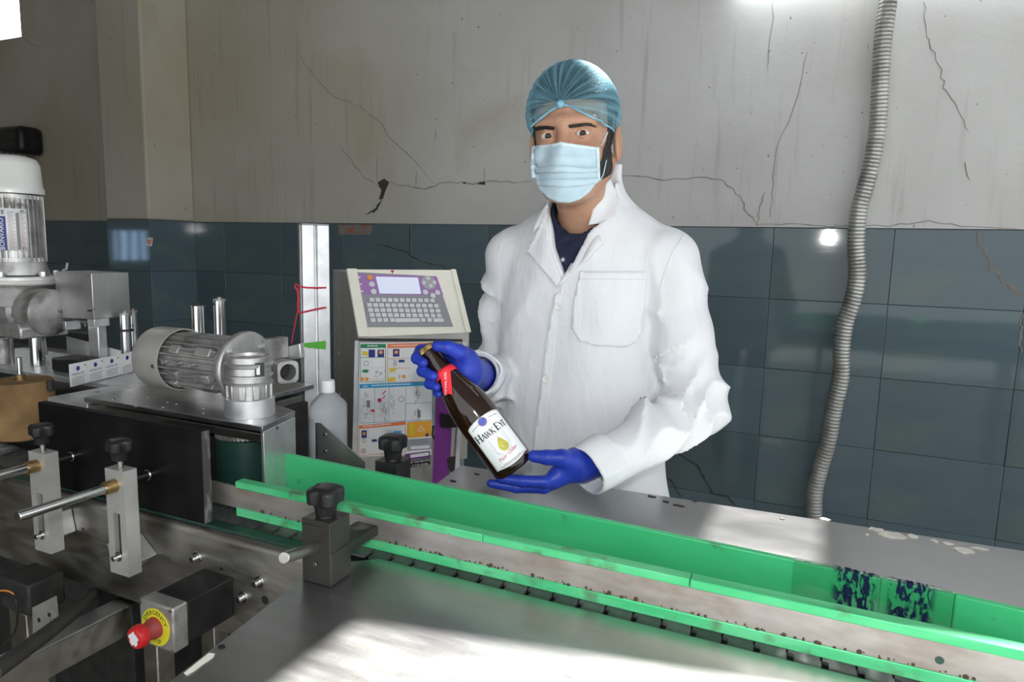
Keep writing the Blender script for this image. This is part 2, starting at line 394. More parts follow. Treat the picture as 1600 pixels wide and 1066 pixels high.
# cracks, broken corner, rust runs
def wpts(px, y=WY-.0012): return [atY(x, yy, y) for x, yy in px]
def jag(pts, amp, k=3):
    out = []
    for i in range(len(pts)-1):
        for j in range(k):
            t = j/k; p = pts[i].lerp(pts[i+1], t)
            if i or j: p = p+Vector((random.uniform(-amp, amp), 0, random.uniform(-amp, amp)))
            out.append(p)
    out.append(pts[-1]); return out
def crack(px, wd, mat='crackline', amp=.006, k=4):
    if mat == 'crackline' and px[0][1] < 358: wd *= .6
    p = jag(wpts(px), amp, k); n = len(p)
    wds = [wd*random.uniform(.5, 1.3)*min(1, .35+4*min(i, n-1-i)/n) for i in range(n)]
    mb = MB(); mb.ribbon(p, wds, (0, -1, 0), .0005); mb.build('crack', MT[mat], wall_back, smooth=0)
crack([(466, 82), (478, 102), (505, 135), (522, 153), (545, 157), (572, 173), (596, 194), (612, 218), (640, 240), (664, 272), (677, 287)], .0042)
crack([(527, 225), (550, 253), (570, 277), (592, 292)], .005)
crack([(608, 285), (622, 289), (645, 292), (668, 296), (690, 285), (715, 285), (740, 287), (775, 283), (800, 284), (832, 284)], .007, amp=.005)
crack([(597, 312), (588, 327), (572, 336)], .011, 'crack')
crack([(945, 278), (985, 275), (1040, 281), (1105, 276), (1130, 283), (1158, 308), (1166, 330), (1185, 352)], .006)
crack([(1443, 2), (1449, 50), (1456, 76), (1470, 108), (1476, 135), (1497, 172), (1514, 205)], .004)
crack([(1508, 252), (1516, 282)], .004)
crack([(1262, 80), (1247, 150), (1214, 235), (1207, 290), (1204, 340)], .003)
crack([(1208, 0), (1206, 50), (1198, 110)], .003)
crack([(1196, 300), (1186, 330), (1183, 352)], .005)
crack([(1180, 352), (1230, 350), (1300, 354), (1390, 353), (1450, 345), (1500, 353), (1590, 357)], .005, amp=.004)
crack([(590, 245), (589, 285)], .004); crack([(650, 265), (650, 290)], .004); crack([(756, 262), (755, 284)], .003)
crack([(680, 202), (679, 221)], .005); crack([(35, 57), (44, 66), (60, 75)], .006)
mb = MB(); poly = wpts([(590, 285), (600, 279), (608, 285), (603, 296), (598, 311), (592, 312), (596, 297), (592, 291)], WY-.001)
mb.prism(poly, (0, .004, 0)); mb.build('crack', MT['crack'], wall_back, smooth=0)
for px in ([(751, 284), (758, 283), (758, 289), (745, 288)], [(722, 286), (728, 284), (727, 288)]):
    mb = MB(); mb.prism(wpts(px, WY-.001), (0, .004, 0)); mb.build('crack', MT['crack'], wall_back, smooth=0)
crack([(590, 382), (622, 389), (642, 398), (655, 408)], .007, 'crack'); crack([(640, 352), (641, 397)], .004, 'crack', .003)
crack([(655, 408), (690, 416), (704, 424), (730, 432)], .004, 'crack')
crack([(1527, 361), (1532, 383), (1545, 402), (1552, 420), (1568, 440), (1590, 459), (1602, 464)], .012, 'crackline')
crack([(1600, 490), (1594, 520), (1596, 552)], .009, 'crackline')
crack([(1059, 709), (1088, 726), (1104, 752), (1113, 771), (1138, 776), (1148, 790)], .008, 'crack', .004)
crack([(1036, 742), (1052, 755), (1064, 778)], .005, 'crack')
MT['brick'] = M('exposed_brick', (.30, .105, .045), .9, 0, (.20, .19, .17), 18, ramp=(.42, .56), bump=.6, bscale=60)
mb = MB(); mb.prism(jag(wpts([(528, 351), (582, 352), (579, 367), (540, 366), (530, 368), (528, 351)], WY-.002), .002, 3)[:-1], (0, .006, 0))
mb.build('broken_patch', MT['brick'], wall_back, smooth=0, label='broken tile corner showing brick')
mb = MB(); p = [atY(x, y, PY-.0015) for x, y in ((230, 371), (239, 372), (237, 385), (228, 383))]
mb.prism(p, (0, .0012, 0)); st = mb.build('sticker', MT['pwhite'], pil, smooth=0, label='small white and red paper sticker')
for a in (((231, 374), (234, 374.6), (232.6, 382), (230, 381)), ((235, 374.5), (237.5, 375), (236.5, 379), (234.5, 378.5)), ((233, 380), (237, 380.6), (236.7, 382), (233, 381.5))):
    mb = MB(); mb.prism([atY(x, y, PY-.002) for x, y in a], (0, .0004, 0)); mb.build('red_print', MT['porange'], st, smooth=0)

# tube lamp on the wall just above the picture
tb_ = thing('tube_light', 'fluorescent tube lamp fixed high on the back wall above the conduit', 'lamp', (.18, WY, 2.52))
mb = MB(); mb.box((-.44, WY-.045, 2.50), (.80, WY, 2.545)); mb.build('batten', MT['pwhite_'], tb_, bevel=.004)
mb = MB(); mb.cyl((-.415, WY-.062, 2.49), (.775, WY-.062, 2.49), .013, n=16); mb.build('tube', emitter('tube_glow', (.93, .97, 1.0), 20.0), tb_)
for x in (-.43, .775): mb = MB(); mb.box((x, WY-.08, 2.472), (x+.015, WY-.04, 2.51)); mb.build('lamp_holder', MT['pwhite_'], tb_)
# ------------------------------------------------------------------ steel tables
def table_mesh(name, label, poly, z, th, mat, legs, inset=.05):
    cx = sum(p[0] for p in poly)/len(poly); cy = sum(p[1] for p in poly)/len(poly)
    t = thing(name, label, 'table', (cx, cy, 0))
    mb = MB(); mb.prism([(x, y, z-.003) for x, y in poly], (0, 0, .003)); mb.build('table_top', mat, t, bevel=.0012, smooth=0)
    n = len(poly)
    for i in range(n):
        a, b = Vector((*poly[i], z-.0035)), Vector((*poly[(i+1) % n], z-.0035)); d = (b-a).normalized(); q = Vector((-d.y, d.x, 0))
        mb = MB(); mb.prism([a+q*.001, b+q*.001, b+q*.004, a+q*.004], (0, 0, -th)); mb.build('folded_edge', mat, t, smooth=0)
    for x, y in legs:
        mb = MB(); mb.box((x-.02, y-.02, .012), (x+.02, y+.02, z-.004)); mb.box((x-.03, y-.03, 0), (x+.03, y+.03, .012)); mb.build('leg', MT['steel'], t, bevel=.003)
    return t
far_tab = table_mesh('steel_table', 'long brushed stainless steel table behind the green guard board', [(-.66, .985), (1.45, .985), (1.45, 1.385), (-.693, 1.281)], TZ, .04, MT['tabletop'], [(-.6, 1.02), (1.38, 1.02), (1.38, 1.31), (-.6, 1.22)])
near_tab = table_mesh('steel_cover_table', 'scratched stainless steel cover sheet nearest the camera, glaring in sunlight', [(-.565, .12), (1.3, .12), (1.3, .825), (-.585, .825), (-.655, .765), (-.642, .70)], TZ, .03, MT['cover'], [(-.5, .18), (1.2, .18), (1.2, .76), (-.5, .62)])
# sealant smear and screw holes along the cover's left edge
mb = MB(); p = [atZ(x, y, TZ+.0004) for x, y in ((287, 1052), (306, 1037), (326, 1021), (336, 1022), (333, 1028), (318, 1038), (304, 1049), (292, 1056))]
mb.prism(p, (0, 0, .0004)); mb.build('sealant_smear', M('white_sealant', (.78, .76, .70), .6), near_tab, smooth=0)
mb = MB(); c = atZ(346, 1011, TZ+.0002); mb.cyl(c, c+Vector((0, 0, .0008)), .004, n=14); mb.build('screw_hole', MT['slatdark'], near_tab)
mb = MB(); p = [atZ(895+14*math.cos(a)+5*math.sin(a), 1046-13*math.sin(a)+5*math.cos(a), TZ+.0003) for a in np.linspace(0, 2*math.pi, 18)[:-1]]
mb.prism(p, (0, 0, .0004)); mb.build('rust_spot', M('rust_spot', (.42, .30, .19), .5, .6, (.50, .42, .34), 40), near_tab, smooth=0)
# plaster flakes stuck along the far table's back edge
FL = M('white_flakes', (.72, .70, .64), .8, 0, (.55, .53, .48), 60)
def flake(px, tabl, mat=FL):
    mb = MB(); mb.prism([atZ(x, y, TZ+.0003) for x, y in px], (0, 0, .001)); mb.build('flake', mat, tabl, smooth=0)
def blob(cx, cy, rx, ry, n=11):
    ph = random.random()*6; return [(cx+rx*math.cos(a)*random.uniform(.6, 1.2), cy+.16*(rx*math.cos(a))+ry*math.sin(a)*random.uniform(.6, 1.2)) for a in np.linspace(0, 6.283, n+1)[:-1]]
for q in ((1395, 837, 22, 5), (1370, 828, 12, 3), (1425, 838, 10, 3), (1508, 861, 17, 5), (1480, 850, 10, 2), (1530, 858, 14, 2), (1460, 846, 8, 2), (1290, 812, 8, 2), (1355, 836, 3, 2)): flake(blob(*q), far_tab)
DK = M('dark_scrapings', (.05, .045, .04), .8)
for q in ((708, 752, 5, 1), (1018, 776, 8, 1), (1040, 784, 7, 1), (1060, 790, 10, 1), (1085, 783, 4, .8), (1222, 811, 4, 1), (745, 741, 4, 1)): flake(blob(*q), far_tab, DK)
# ------------------------------------------------------------------ conveyor
MT['post'] = M('blackened_steel', (.05, .049, .046), .38, .45, (.032, .032, .031), 12, rvar=.1, dirt=(.24, .23, .21), dscale=13, dramp=(.66, .80))
conv = thing('conveyor', 'slat chain conveyor with green guide rails and oily steel side plate', 'conveyor', (-.4, .87, 0))
mb = MB()
prof = [(.787, .739), (.787, .897), (.789, .904), (.795, .909), (.815, .909), (.815, .906), (.797, .905), (.792, .900), (.791, .739)]
mb.prism([(-2.3, y, z) for y, z in prof], (1.636, 0, 0)); mb.build('side_plate', MT['darksteel'], conv, smooth=45)
mb = MB(); mb.box((-2.3, .936, .739), (1.5, .940, .905)); mb.build('side_plate', MT['darksteel'], conv, smooth=0)
mb = MB(); mb.box((-2.3, .8295, .86), (1.5, .936, .898)); mb.build('wear_bed', MT['slatdark'], conv, smooth=0)
mb = MB(); mb.box((-2.3, .800, .909), (-.66, .822, .9135)); mb.build('wear_strip', MT['belt'], conv, bevel=.001)
for x in (-1.95, -1.05, .0, 1.1):
    for y in (.80, .925):
        mb = MB(); mb.box((x-.018, y-.018, .01), (x+.018, y+.018, .74)); mb.box((x-.03, y-.03, 0), (x+.03, y+.03, .01)); mb.build('leg', MT['darksteel'], conv, bevel=.002)
# chain slats
PIT = .0381
mb = MB(); h = PIT/2
pts = [(-h+.004, 0), (-h+.004, .018), (-h-.003, .019), (-h-.003, .037), (-h+.004, .038), (-h+.004, .056), (-h-.003, .057), (-h-.003, .075), (-h+.004, .076), (-h+.004, .0945),
       (h-.004, .0945), (h-.004, .076), (h-.0055, .075), (h-.0055, .057), (h-.004, .056), (h-.004, .038), (h-.0055, .037), (h-.0055, .019), (h-.004, .018), (h-.004, 0)]
mb.prism([(x, y, -.004) for x, y in pts], (0, 0, .004)); sl0 = mb.build('slat', MT['slat'], None, smooth=0)
C.objects.unlink(sl0)
for k in range(74):
    o = sl0.copy(); o.name = 'slat'; C.objects.link(o); o.parent = conv
    o.location = Vector((-1.85+PIT*k, .829, .911))-WL[conv.name]; o.rotation_euler = (random.uniform(-.004, .004), random.uniform(-.006, .006), 0)
# near guide rail: rusty strip between two green strips
YR = .838; XE = 1.4
gr = MB(); xl = atY(321, 770, YR).x; gr.prism([(xl, YR, .9355), (xl, YR, .9705), (xl+.006, YR, .9735), (XE, YR, .9735), (XE, YR, .9355)], (0, .004, 0))
rail = gr.build('guide_rail', MT['strip'], conv, smooth=0, label='rusty steel strip of the near guide rail')
xc = atY(369, 758, YR).x; j1 = atY(755, 840, YR).x; j2 = atY(1078, 908, YR).x
for a, b in ((xc, j1-.0004), (j1+.0004, j2-.0004), (j2+.0004, XE)):
    mb = MB(); mb.box((a, YR-.0025, .9715), (b, YR+.0165, .9835)); mb.build('green_cap_strip', MT['greenworn'], rail, bevel=.0016, seg=2)
mb = MB(); mb.box((xc, YR-.002, .9215), (XE, YR+.0165, .9365)); mb.build('green_wear_strip', MT['greenworn'], rail, bevel=.0012)
mb = MB(); c = atY(1468, 1032, YR); mb.cyl(c+Vector((0, -.0006, 0)), c+Vector((0, .002, 0)), .0045, n=16); mb.build('bolt_hole', MT['belt'], rail)
random.seed(3)
mb = MB()
for i in range(170):          # caked grime along the strip's lower edge
    x = random.uniform(xc+.05, .5); r = random.choice((.0006, .0008, .001, .0013, .002))
    mb.lathe((x, YR-.0005, .9372+random.uniform(-.001, .0025)), (0, -1, 0), [(0, r*1.6), (r*.5, r), (r*.7, 0)], n=7)
g = mb.build('grime', M('grime', (.06, .045, .03), .9), rail); g['kind'] = 'stuff'
# far guard board
G0, G1 = Vector((-.963, .981, 0)), Vector((.239, .928, 0)); gd = (G1-G0).normalized(); gn = Vector((-gd.y, gd.x, 0))
def gpt(x, y): # pixel -> distance along the board
    d = ray(x, y); n_ = gn; t = (G0-Vector(CAM)).dot(n_)/Vector(d).dot(n_); return (Vector(CAM)+Vector(d)*t-G0).dot(gd)
s1, s2 = gpt(1374, 930), gpt(1488, 960)
ZB, ZT = .920, .9895
def board(a, b, th=.0105, zt=ZT, p0=G0, dd=gd):
    q = Vector((-dd.y, dd.x, 0)); A, B = p0+dd*a, p0+dd*b
    mb = MB(); mb.prism([A+Vector((0, 0, ZB)), B+Vector((0, 0, ZB)), B+q*th+Vector((0, 0, ZB)), A+q*th+Vector((0, 0, ZB))], (0, 0, zt-ZB))
    return mb.build('guard_board', MT['green'], conv, bevel=.0015, label='upright green guard board')
board(0, s1-.0003); board(s1+.0003, s2)
d2 = (gd+Vector((0, -.055, 0))).normalized(); board(.0004, .9, p0=G0+gd*s2, dd=d2, zt=ZT-.001)
for x in (-.75, -.2, .3, .9):   # posts behind the guard board
    p = G0+gd*(x-G0.x)+gn*.016
    mb = MB(); mb.box((p.x-.006, p.y-.004, .82), (p.x+.006, p.y+.004, .975)); mb.build('guard_post', MT['darksteel'], conv, bevel=.001)
# socket bolts and holes in the side plate
def socket_bolt(parent, p, d, r, h, mat='rod', washer=True, name='bolt'):
    d = Vector(d).normalized(); mb = MB()
    if washer: mb.cyl(p, p+d*.0016, r*1.75, n=20)
    mb.cyl(p+d*.0016, p+d*h, r, n=18); mb.cyl(p+d*(h-.0005), p+d*h*1.01, r*.93, r*.8, n=18)
    o = mb.build(name, MT[mat], parent, bevel=.0005, seg=1)
    mb = MB(); mb.cyl(p+d*(h*1.005), p+d*(h*1.012+.0002), r*.55, n=6); mb.build('hex_socket', MT['slatdark'], o, smooth=0)
    return o
for x, y in ((308, 871), (405, 909), (380, 933)): socket_bolt(conv, atY(x, y, .787), (0, -1, 0), .0058, .012)
for x, y, r in ((346, 889, .0035), (414, 938, .0075), (130, 827, .0028)):
    mb = MB(); p = atY(x, y, .7868); mb.cyl(p, p+Vector((0, .001, 0)), r, n=18); mb.build('hole', MT['slatdark'], conv)
# pressure board carried by two clamp brackets
mb = MB(); mb.box((-1.346, .795, .917), (-.917, .811, 1.0765)); pb = mb.build('pressure_board', MT['blackplate'], conv, bevel=.0015, label='black pressure board beside the chain')
mb = MB(); mb.box((-.9169, .7955, .917), (-.9155, .8105, 1.076)); mb.build('scuffed_edge', M('scuffed_edge', (.05, .05, .05), .5, 0, (.22, .22, .21), 22, (1, 3, 1), ramp=(.56, .68)), pb)
def star_knob(parent, base, r, h, mat='black', lobes=4, name='knob', rot=.3):
    o_ = MB(); prof = []; n = 48; base = Vector(base)
    def ring(k, z, base_r, amp):
        vs = []
        for i in range(n):
            a = 2*math.pi*i/n; c = math.cos(lobes*(a-rot)); rr = base_r*(1-amp*(.5-.5*c)**1.6); vs.append(base+Vector((rr*math.cos(a), rr*math.sin(a), z)))
        return vs
    rings = [ring(0, 0, r*.55, 0), ring(1, h*.30, r*.60, 0), ring(2, h*.42, r*.72, .1), ring(3, h*.46, r*.97, .28), ring(4, h*.82, r*1.0, .27), ring(5, h*.93, r*.93, .24), ring(6, h*.985, r*.70, .12), ring(7, h, r*.3, .0)]
    vs = sum(rings, []); m = len(rings)
    fs = [(j*n+i, j*n+(i+1) % n, (j+1)*n+(i+1) % n, (j+1)*n+i) for j in range(m-1) for i in range(n)]
    fs += [tuple(range(n-1, -1, -1)), tuple(range((m-1)*n, m*n))]
    o_.add(vs, fs); return o_.build(name, MT[mat], parent, smooth=50)
def clamp_bracket(X0, X1, zb, zt, rodz, rod_y0, block):
    Y0, Y1 = .726, .750; xm = (X0+X1)/2
    mb = MB(); a = .0085; zs0, zs1 = zb+.028, zt-.075
    # bar with a long vertical slot: four pieces round it, one mesh
    mb.box((X0, Y0, zb), (xm-a, Y1, zt)); mb.box((xm+a, Y0, zb), (X1, Y1, zt)); mb.box((xm-a, Y0, zs1), (xm+a, Y1, zt)); mb.box((xm-a, Y0, zb), (xm+a, Y1, zs0)); mb.box((xm-a, Y0+.010, zs0), (xm+a, Y1, zs1))
    br = mb.build('clamp_bracket', MT['bracket'], conv, smooth=0, label='slotted aluminium clamp bracket')
    bm = bmesh.new(); bm.from_mesh(br.data); bmesh.ops.remove_doubles(bm, verts=bm.verts, dist=1e-5); bm.to_mesh(br.data); bm.free()
    mb = MB(); mb.box((xm-a+.0003, Y0+.0085, zs0+.0003), (xm+a-.0003, Y0+.0098, zs1-.0003)); mb.build('slot_shade', MT['post'], br, smooth=0)  # dark strip stands in for the shade inside the recess
    mb = MB(); c = Vector((xm, 0, rodz)); mb.cyl((xm, rod_y0, rodz), (xm, .795, rodz), .0078, n=24); mb.build('rod', MT['rod'], br, bevel=.0012)
    mb = MB(); mb.lathe((xm, Y0-.018, rodz), (0, 1, 0), [(0, .0082), (0, .0108), (.002, .0112), (.019, .0112), (.019, .0082)], n=28); mb.build('bush', MT['brass'], br)
    mb = MB(); mb.cyl((xm, .786, rodz), (xm, .796, rodz), .010, n=20); mb.build('rod_collar', MT['rod'], br)
    mb = MB(); mb.cyl((xm, (Y0+Y1)/2, zt), (xm, (Y0+Y1)/2, zt+.022), .0045, n=14); mb.build('clamp_screw', MT['darksteel'], br)
    star_knob(br, (xm, (Y0+Y1)/2, zt+.014), .0215, .036, rot=.5)
    socket_bolt(br, Vector((xm, Y0, zb+.032)), (0, -1, 0), .0048, .011)
    mb = MB(); mb.prism(block, (.0, -.0375, 0)); mb.build('spacer_block', MT['barealu'], br, bevel=.0012)
def blk(px): return [atY(x, y, .7865) for x, y in px]
clamp_bracket(-1.0625, -1.017, .829, 1.0115, .985, .575, blk([(198, 838), (222, 834), (246, 866), (218, 886), (204, 868)]))
clamp_bracket(-1.2665, -1.221, .826, 1.0105, .987, .50, blk([(88, 800), (112, 794), (119, 830), (97, 842)]))
# clamp posts with star knobs on the guide rails
def clamp_post(px, py, h, kr, kh, rod):
    p = Vector((px, py, TZ)); post = None
    mb = MB(); mb.box((px-.0245, py-.022, TZ+.0005), (px+.0245, py+.022, TZ+h-.012)); mb.prism([(px-.0245, py-.022, TZ+h-.012), (px+.0245, py-.022, TZ+h-.012), (px+.0245, py+.022, TZ+h-.012), (px-.0245, py+.022, TZ+h-.012)], (0, 0, .008))
    mb.box((px+.0246, py-.022, TZ+.004), (px+.0262, py+.022, TZ+h*.5)); mb.box((px-.02, py+.02, TZ+.03), (px+.02, py+.10, TZ+.045)) if rod else None
    post = mb.build('clamp_post', MT['post'], conv, bevel=.002, label='oily steel clamp post')
    mb = MB(); mb.cyl((px, py, TZ+h-.006), (px, py, TZ+h+.006), .011, n=20); mb.build('screw_stem', MT['darksteel'], post)
    star_knob(post, (px, py, TZ+h-.002), kr, kh, rot=.9)
    if rod:
        mb = MB(); mb.cyl(rod[0], rod[1], .0078, n=18); mb.build('rod', MT['darksteel'], post, bevel=.001)
        socket_bolt(post, Vector((px, py-.022, TZ+.03)), (0, -1, 0), .003, .003, 'darksteel', False)
pc = atZ(509, 906, TZ)
clamp_post(-.616, .741, .097, .0265, .041, (Vector((-.626, .755, .958)), atD(443, 872, .87)))
q_ = atY(614, 720, 1.035); clamp_post(q_.x, 1.035, .084, .0275, .045, None)
# film sticking to the guard board
def film_mat():
    m = bpy.data.materials.new('printed_clear_film'); m.use_nodes = True; nt = m.node_tree; N = nt.nodes; L = nt.links; N.clear()
    out = N.new('ShaderNodeOutputMaterial'); tr = N.new('ShaderNodeBsdfTransparent'); gl = N.new('ShaderNodeBsdfGlossy'); gl.inputs['Roughness'].default_value = .12
    di = N.new('ShaderNodeBsdfDiffuse'); di.inputs[0].default_value = (.012, .022, .06, 1)
    fr_ = N.new('ShaderNodeLayerWeight'); fr_.inputs[0].default_value = .35
    tc = N.new('ShaderNodeTexCoord'); mp = N.new('ShaderNodeMapping'); L.new(tc.outputs['UV'], mp.inputs[0]); mp.inputs['Scale'].default_value = (26, 4.5, 1); mp.inputs['Rotation'].default_value = (0, 0, .25)
    no = N.new('ShaderNodeTexNoise'); no.inputs['Scale'].default_value = 1; no.inputs['Detail'].default_value = 4; no.inputs['Roughness'].default_value = .6; no.inputs['Distortion'].default_value = 1.0; L.new(mp.outputs[0], no.inputs['Vector'])
    mr = N.new('ShaderNodeMapRange'); mr.inputs[1].default_value = .47; mr.inputs[2].default_value = .54; L.new(no.outputs['Fac'], mr.inputs[0])
    sp = N.new('ShaderNodeSeparateXYZ'); L.new(tc.outputs['UV'], sp.inputs[0])
    def band(a, b):
        g1 = N.new('ShaderNodeMapRange'); L.new(sp.outputs[0], g1.inputs[0]); g1.inputs[1].default_value = a-.03; g1.inputs[2].default_value = a+.03
        g2 = N.new('ShaderNodeMapRange'); L.new(sp.outputs[0], g2.inputs[0]); g2.inputs[1].default_value = b-.03; g2.inputs[2].default_value = b+.03; g2.inputs[3].default_value = 1; g2.inputs[4].default_value = 0
        x = N.new('ShaderNodeMath'); x.operation = 'MULTIPLY'; L.new(g1.outputs[0], x.inputs[0]); L.new(g2.outputs[0], x.inputs[1]); return x.outputs[0]
    ad = N.new('ShaderNodeMath'); ad.operation = 'ADD'; L.new(band(.28, .52), ad.inputs[0]); L.new(band(.62, .86), ad.inputs[1])
    mu = N.new('ShaderNodeMath'); mu.operation = 'MULTIPLY'; L.new(ad.outputs[0], mu.inputs[0]); L.new(mr.outputs[0], mu.inputs[1])
    a = N.new('ShaderNodeMixShader'); mf = N.new('ShaderNodeMath'); mf.operation = 'MULTIPLY_ADD'; mf.inputs[1].default_value = .6; mf.inputs[2].default_value = .13; L.new(fr_.outputs['Fresnel'], mf.inputs[0])
    L.new(mf.outputs[0], a.inputs[0]); L.new(tr.outputs[0], a.inputs[1]); L.new(gl.outputs[0], a.inputs[2])
    b = N.new('ShaderNodeMixShader'); L.new(mu.outputs[0], b.inputs[0]); L.new(a.outputs[0], b.inputs[1]); L.new(di.outputs[0], b.inputs[2]); L.new(b.outputs[0], out.inputs[0])
    return m
fa, fb = gpt(1238, 900), gpt(1492, 960); nu, nv = 110, 26
vs = []; fs = []; uv = []
path = [(-.0016, .945), (-.0016, ZT-.001), (-.0012, ZT+.0012), (.005, ZT+.0018), (.0115, ZT+.0012), (.0122, ZT-.002), (.0125, .972)]   # over the top of the board
seglen = [0]
for i in range(len(path)-1): seglen.append(seglen[-1]+math.dist(path[i], path[i+1]))
rs = np.random.RandomState(5); ph = rs.rand(14)*6; fx = rs.uniform(20, 300, 14); fz = rs.uniform(-220, 220, 14)
for i in range(nu+1):
    s = fa+(fb-fa)*i/nu+0
    for j in range(nv+1):
        L_ = seglen[-1]*j/nv; k = max(q for q in range(len(path)-1) if seglen[q] <= L_+1e-9); t = (L_-seglen[k])/(seglen[k+1]-seglen[k])
        o, z = [path[k][c]*(1-t)+path[k+1][c]*t for c in (0, 1)]
        wr = sum(math.sin(fx[q]*s+fz[q]*L_+ph[q]) for q in range(14))/14*.0011
        wr = abs(wr)
        p = G0+gd*s+gn*(o-wr if k < 2 else o)+Vector((0, 0, z+(wr if k >= 2 else 0)))
        vs.append(p); uv.append((i/nu, j/nv))
for i in range(nu):
    for j in range(nv): a = i*(nv+1)+j; fs.append((a, a+nv+1, a+nv+2, a+1))
mb = MB(); mb.add(vs, fs); film = mb.build('plastic_film', film_mat(), None, smooth=20)
ul = film.data.uv_layers.new(name='UVMap')
for lp in film.data.loops: ul.data[lp.index].uv = uv[lp.vertex_index]
tag(film, 'crinkled clear plastic film with navy print stuck over the green guard board', 'film')
# ------------------------------------------------------------------ text and print helpers
def text_mesh(txt, size=1.0, align='CENTER'):
    cu = bpy.data.curves.new('t', 'FONT'); cu.body = txt; cu.size = size; cu.align_x = align; cu.align_y = 'CENTER'; cu.resolution_u = 2
    ob = bpy.data.objects.new('t', cu); C.objects.link(ob)
    dg = bpy.context.evaluated_depsgraph_get(); me = ob.evaluated_get(dg).to_mesh()
    v = [tuple(p.co) for p in me.vertices]; f = [tuple(p.vertices) for p in me.polygons]
    ob.evaluated_get(dg).to_mesh_clear(); bpy.data.objects.remove(ob, do_unlink=True); bpy.data.curves.remove(cu)
    return v, f
def put_text(txt, size, fn, name, mat, parent):
    v, f = text_mesh(txt, size); mb = MB(); mb.add([fn(p[0], p[1]) for p in v], f); return mb.build(name, mat, parent, smooth=0)
def rect_pts(fn, x0, y0, x1, y1): return [fn(x0, y0), fn(x1, y0), fn(x1, y1), fn(x0, y1)]

# ------------------------------------------------------------------ labelling machine
lab = thing('labelling_machine', 'steel labelling machine with label tape, rollers and tan sponge roller', 'machine', (-1.4, 1.2, 0))
z = 1.064; a, b, c = atZ(131, 621, z), atZ(410, 667, z), atZ(461, 642, z)
poly = [(a.x, a.y), (b.x, b.y), (c.x, c.y), (c.x-.03, c.y+.012), (-1.06, 1.06), (-1.06, 1.24), (a.x-.01, 1.24)]
mb = MB(); mb.prism([(x, y, z-.010) for x, y in poly], (0, 0, .010)); mb.build('top_plate', MT['steel'], lab, bevel=.001)
poly2 = [(a.x+.02, a.y+.012), (b.x-.012, b.y+.012), (c.x-.014, c.y-.004), (-1.06, 1.05), (-1.06, 1.2), (a.x+.02, 1.2)]
mb = MB(); mb.prism([(x, y, z-.034) for x, y in poly2], (0, 0, .016)); mb.build('under_plate', MT['darksteel'], lab, bevel=.001)
for x, y in ((152, 613), (176, 624), (212, 636), (232, 620), (262, 628), (276, 631), (255, 636), (318, 638), (318, 645)):
    mb = MB(); p = atZ(x, y, z); mb.cyl(p, p+Vector((0, 0, .0012)), .0042, n=12); mb.build('screw', MT['darksteel'], lab)
mb = MB(); mb.prism([(b.x-.002, b.y+.004, .925), (c.x+.004, c.y-.004, .925), (c.x-.006, c.y, .925), (b.x-.014, b.y+.01, .925)], (0, 0, z-.0105-.925)); mb.build('end_plate', MT['barealu'], lab, bevel=.001)
p = atX(430, 668, -.905); socket_bolt(lab, Vector((p.x, p.y, p.z)), (1, -.25, 0), .004, .006, 'darksteel', False)
dc = Vector((-.992, .963, 0)); mb = MB(); mb.lathe((dc.x, dc.y, .921), (0, 0, 1), [(0, .052), (.002, .056), (.098, .056), (.1, .052)], n=40); drum = mb.build('drive_roller', MT['belt'], lab, label='dark green belt roller')
mb = MB()
for i in range(44):
    t = 2*math.pi*i/44; q = dc+Vector((.052*math.cos(t), .052*math.sin(t), 1.0215)); R_ = Matrix.Translation(q) @ Matrix.Rotation(t, 4, 'Z'); mb.box((-.003, -.0018, 0), (.0025, .0018, .007), R_)
mb.cyl((dc.x, dc.y, 1.0212), (dc.x, dc.y, 1.0285), .049, n=40); tr = mb.build('toothed_pulley', MT['castgrey'], drum)
mb = MB(); mb.box((-1.345, .955, .62), (-1.06, 1.22, 1.028)); mb.box((-1.06, 1.03, .62), (-.97, 1.07, 1.0)); mb.build('housing', MT['rubber'], lab, bevel=.003)
mb = MB(); mb.box((-2.25, .955, .55), (-1.45, 1.55, .935)); mb.box((-2.2, 1.0, .0), (-1.4, 1.5, .55)); mb.build('base_cabinet', MT['rubber'], lab, bevel=.004)
DZ = 1.046
mb = MB(); mb.box((-2.25, 1.06, DZ-.012), (-1.34, 1.40, DZ)); mb.build('deck_plate', MT['barealu'], lab, bevel=.001)
mb = MB(); mb.box((-1.505, .91, DZ-.03), (-1.375, 1.0595, DZ)); mb.build('deck_plate', MT['barealu'], lab, bevel=.001)
# tan sponge roller
sc = atY(32, 590, .93); zt_ = atY(33, 594, .93).z
mb = MB(); prof = [(.0, .0), (0, .060), (.003, .0635), (zt_-.945, .0635), (zt_-.94, .060), (zt_-.94, 0)]
mb.lathe((sc.x, .93, .94), (0, 0, 1), prof, n=48); spg = mb.build('sponge_roller', MT['sponge'], lab, label='tan sponge wrap roller')
mb = MB(); mb.cyl((sc.x, .93, zt_), (sc.x, .93, zt_+.003), .012, n=20); mb.cyl((sc.x, .93, zt_+.003), (sc.x, .93, zt_+.012), .0095, n=20); mb.build('roller_collar', MT['brass'], spg)
mb = MB(); mb.cyl((sc.x, .93, zt_+.012), (sc.x, .93, zt_+.052), .005, n=14); mb.build('roller_spindle', MT['rod'], spg, bevel=.001)
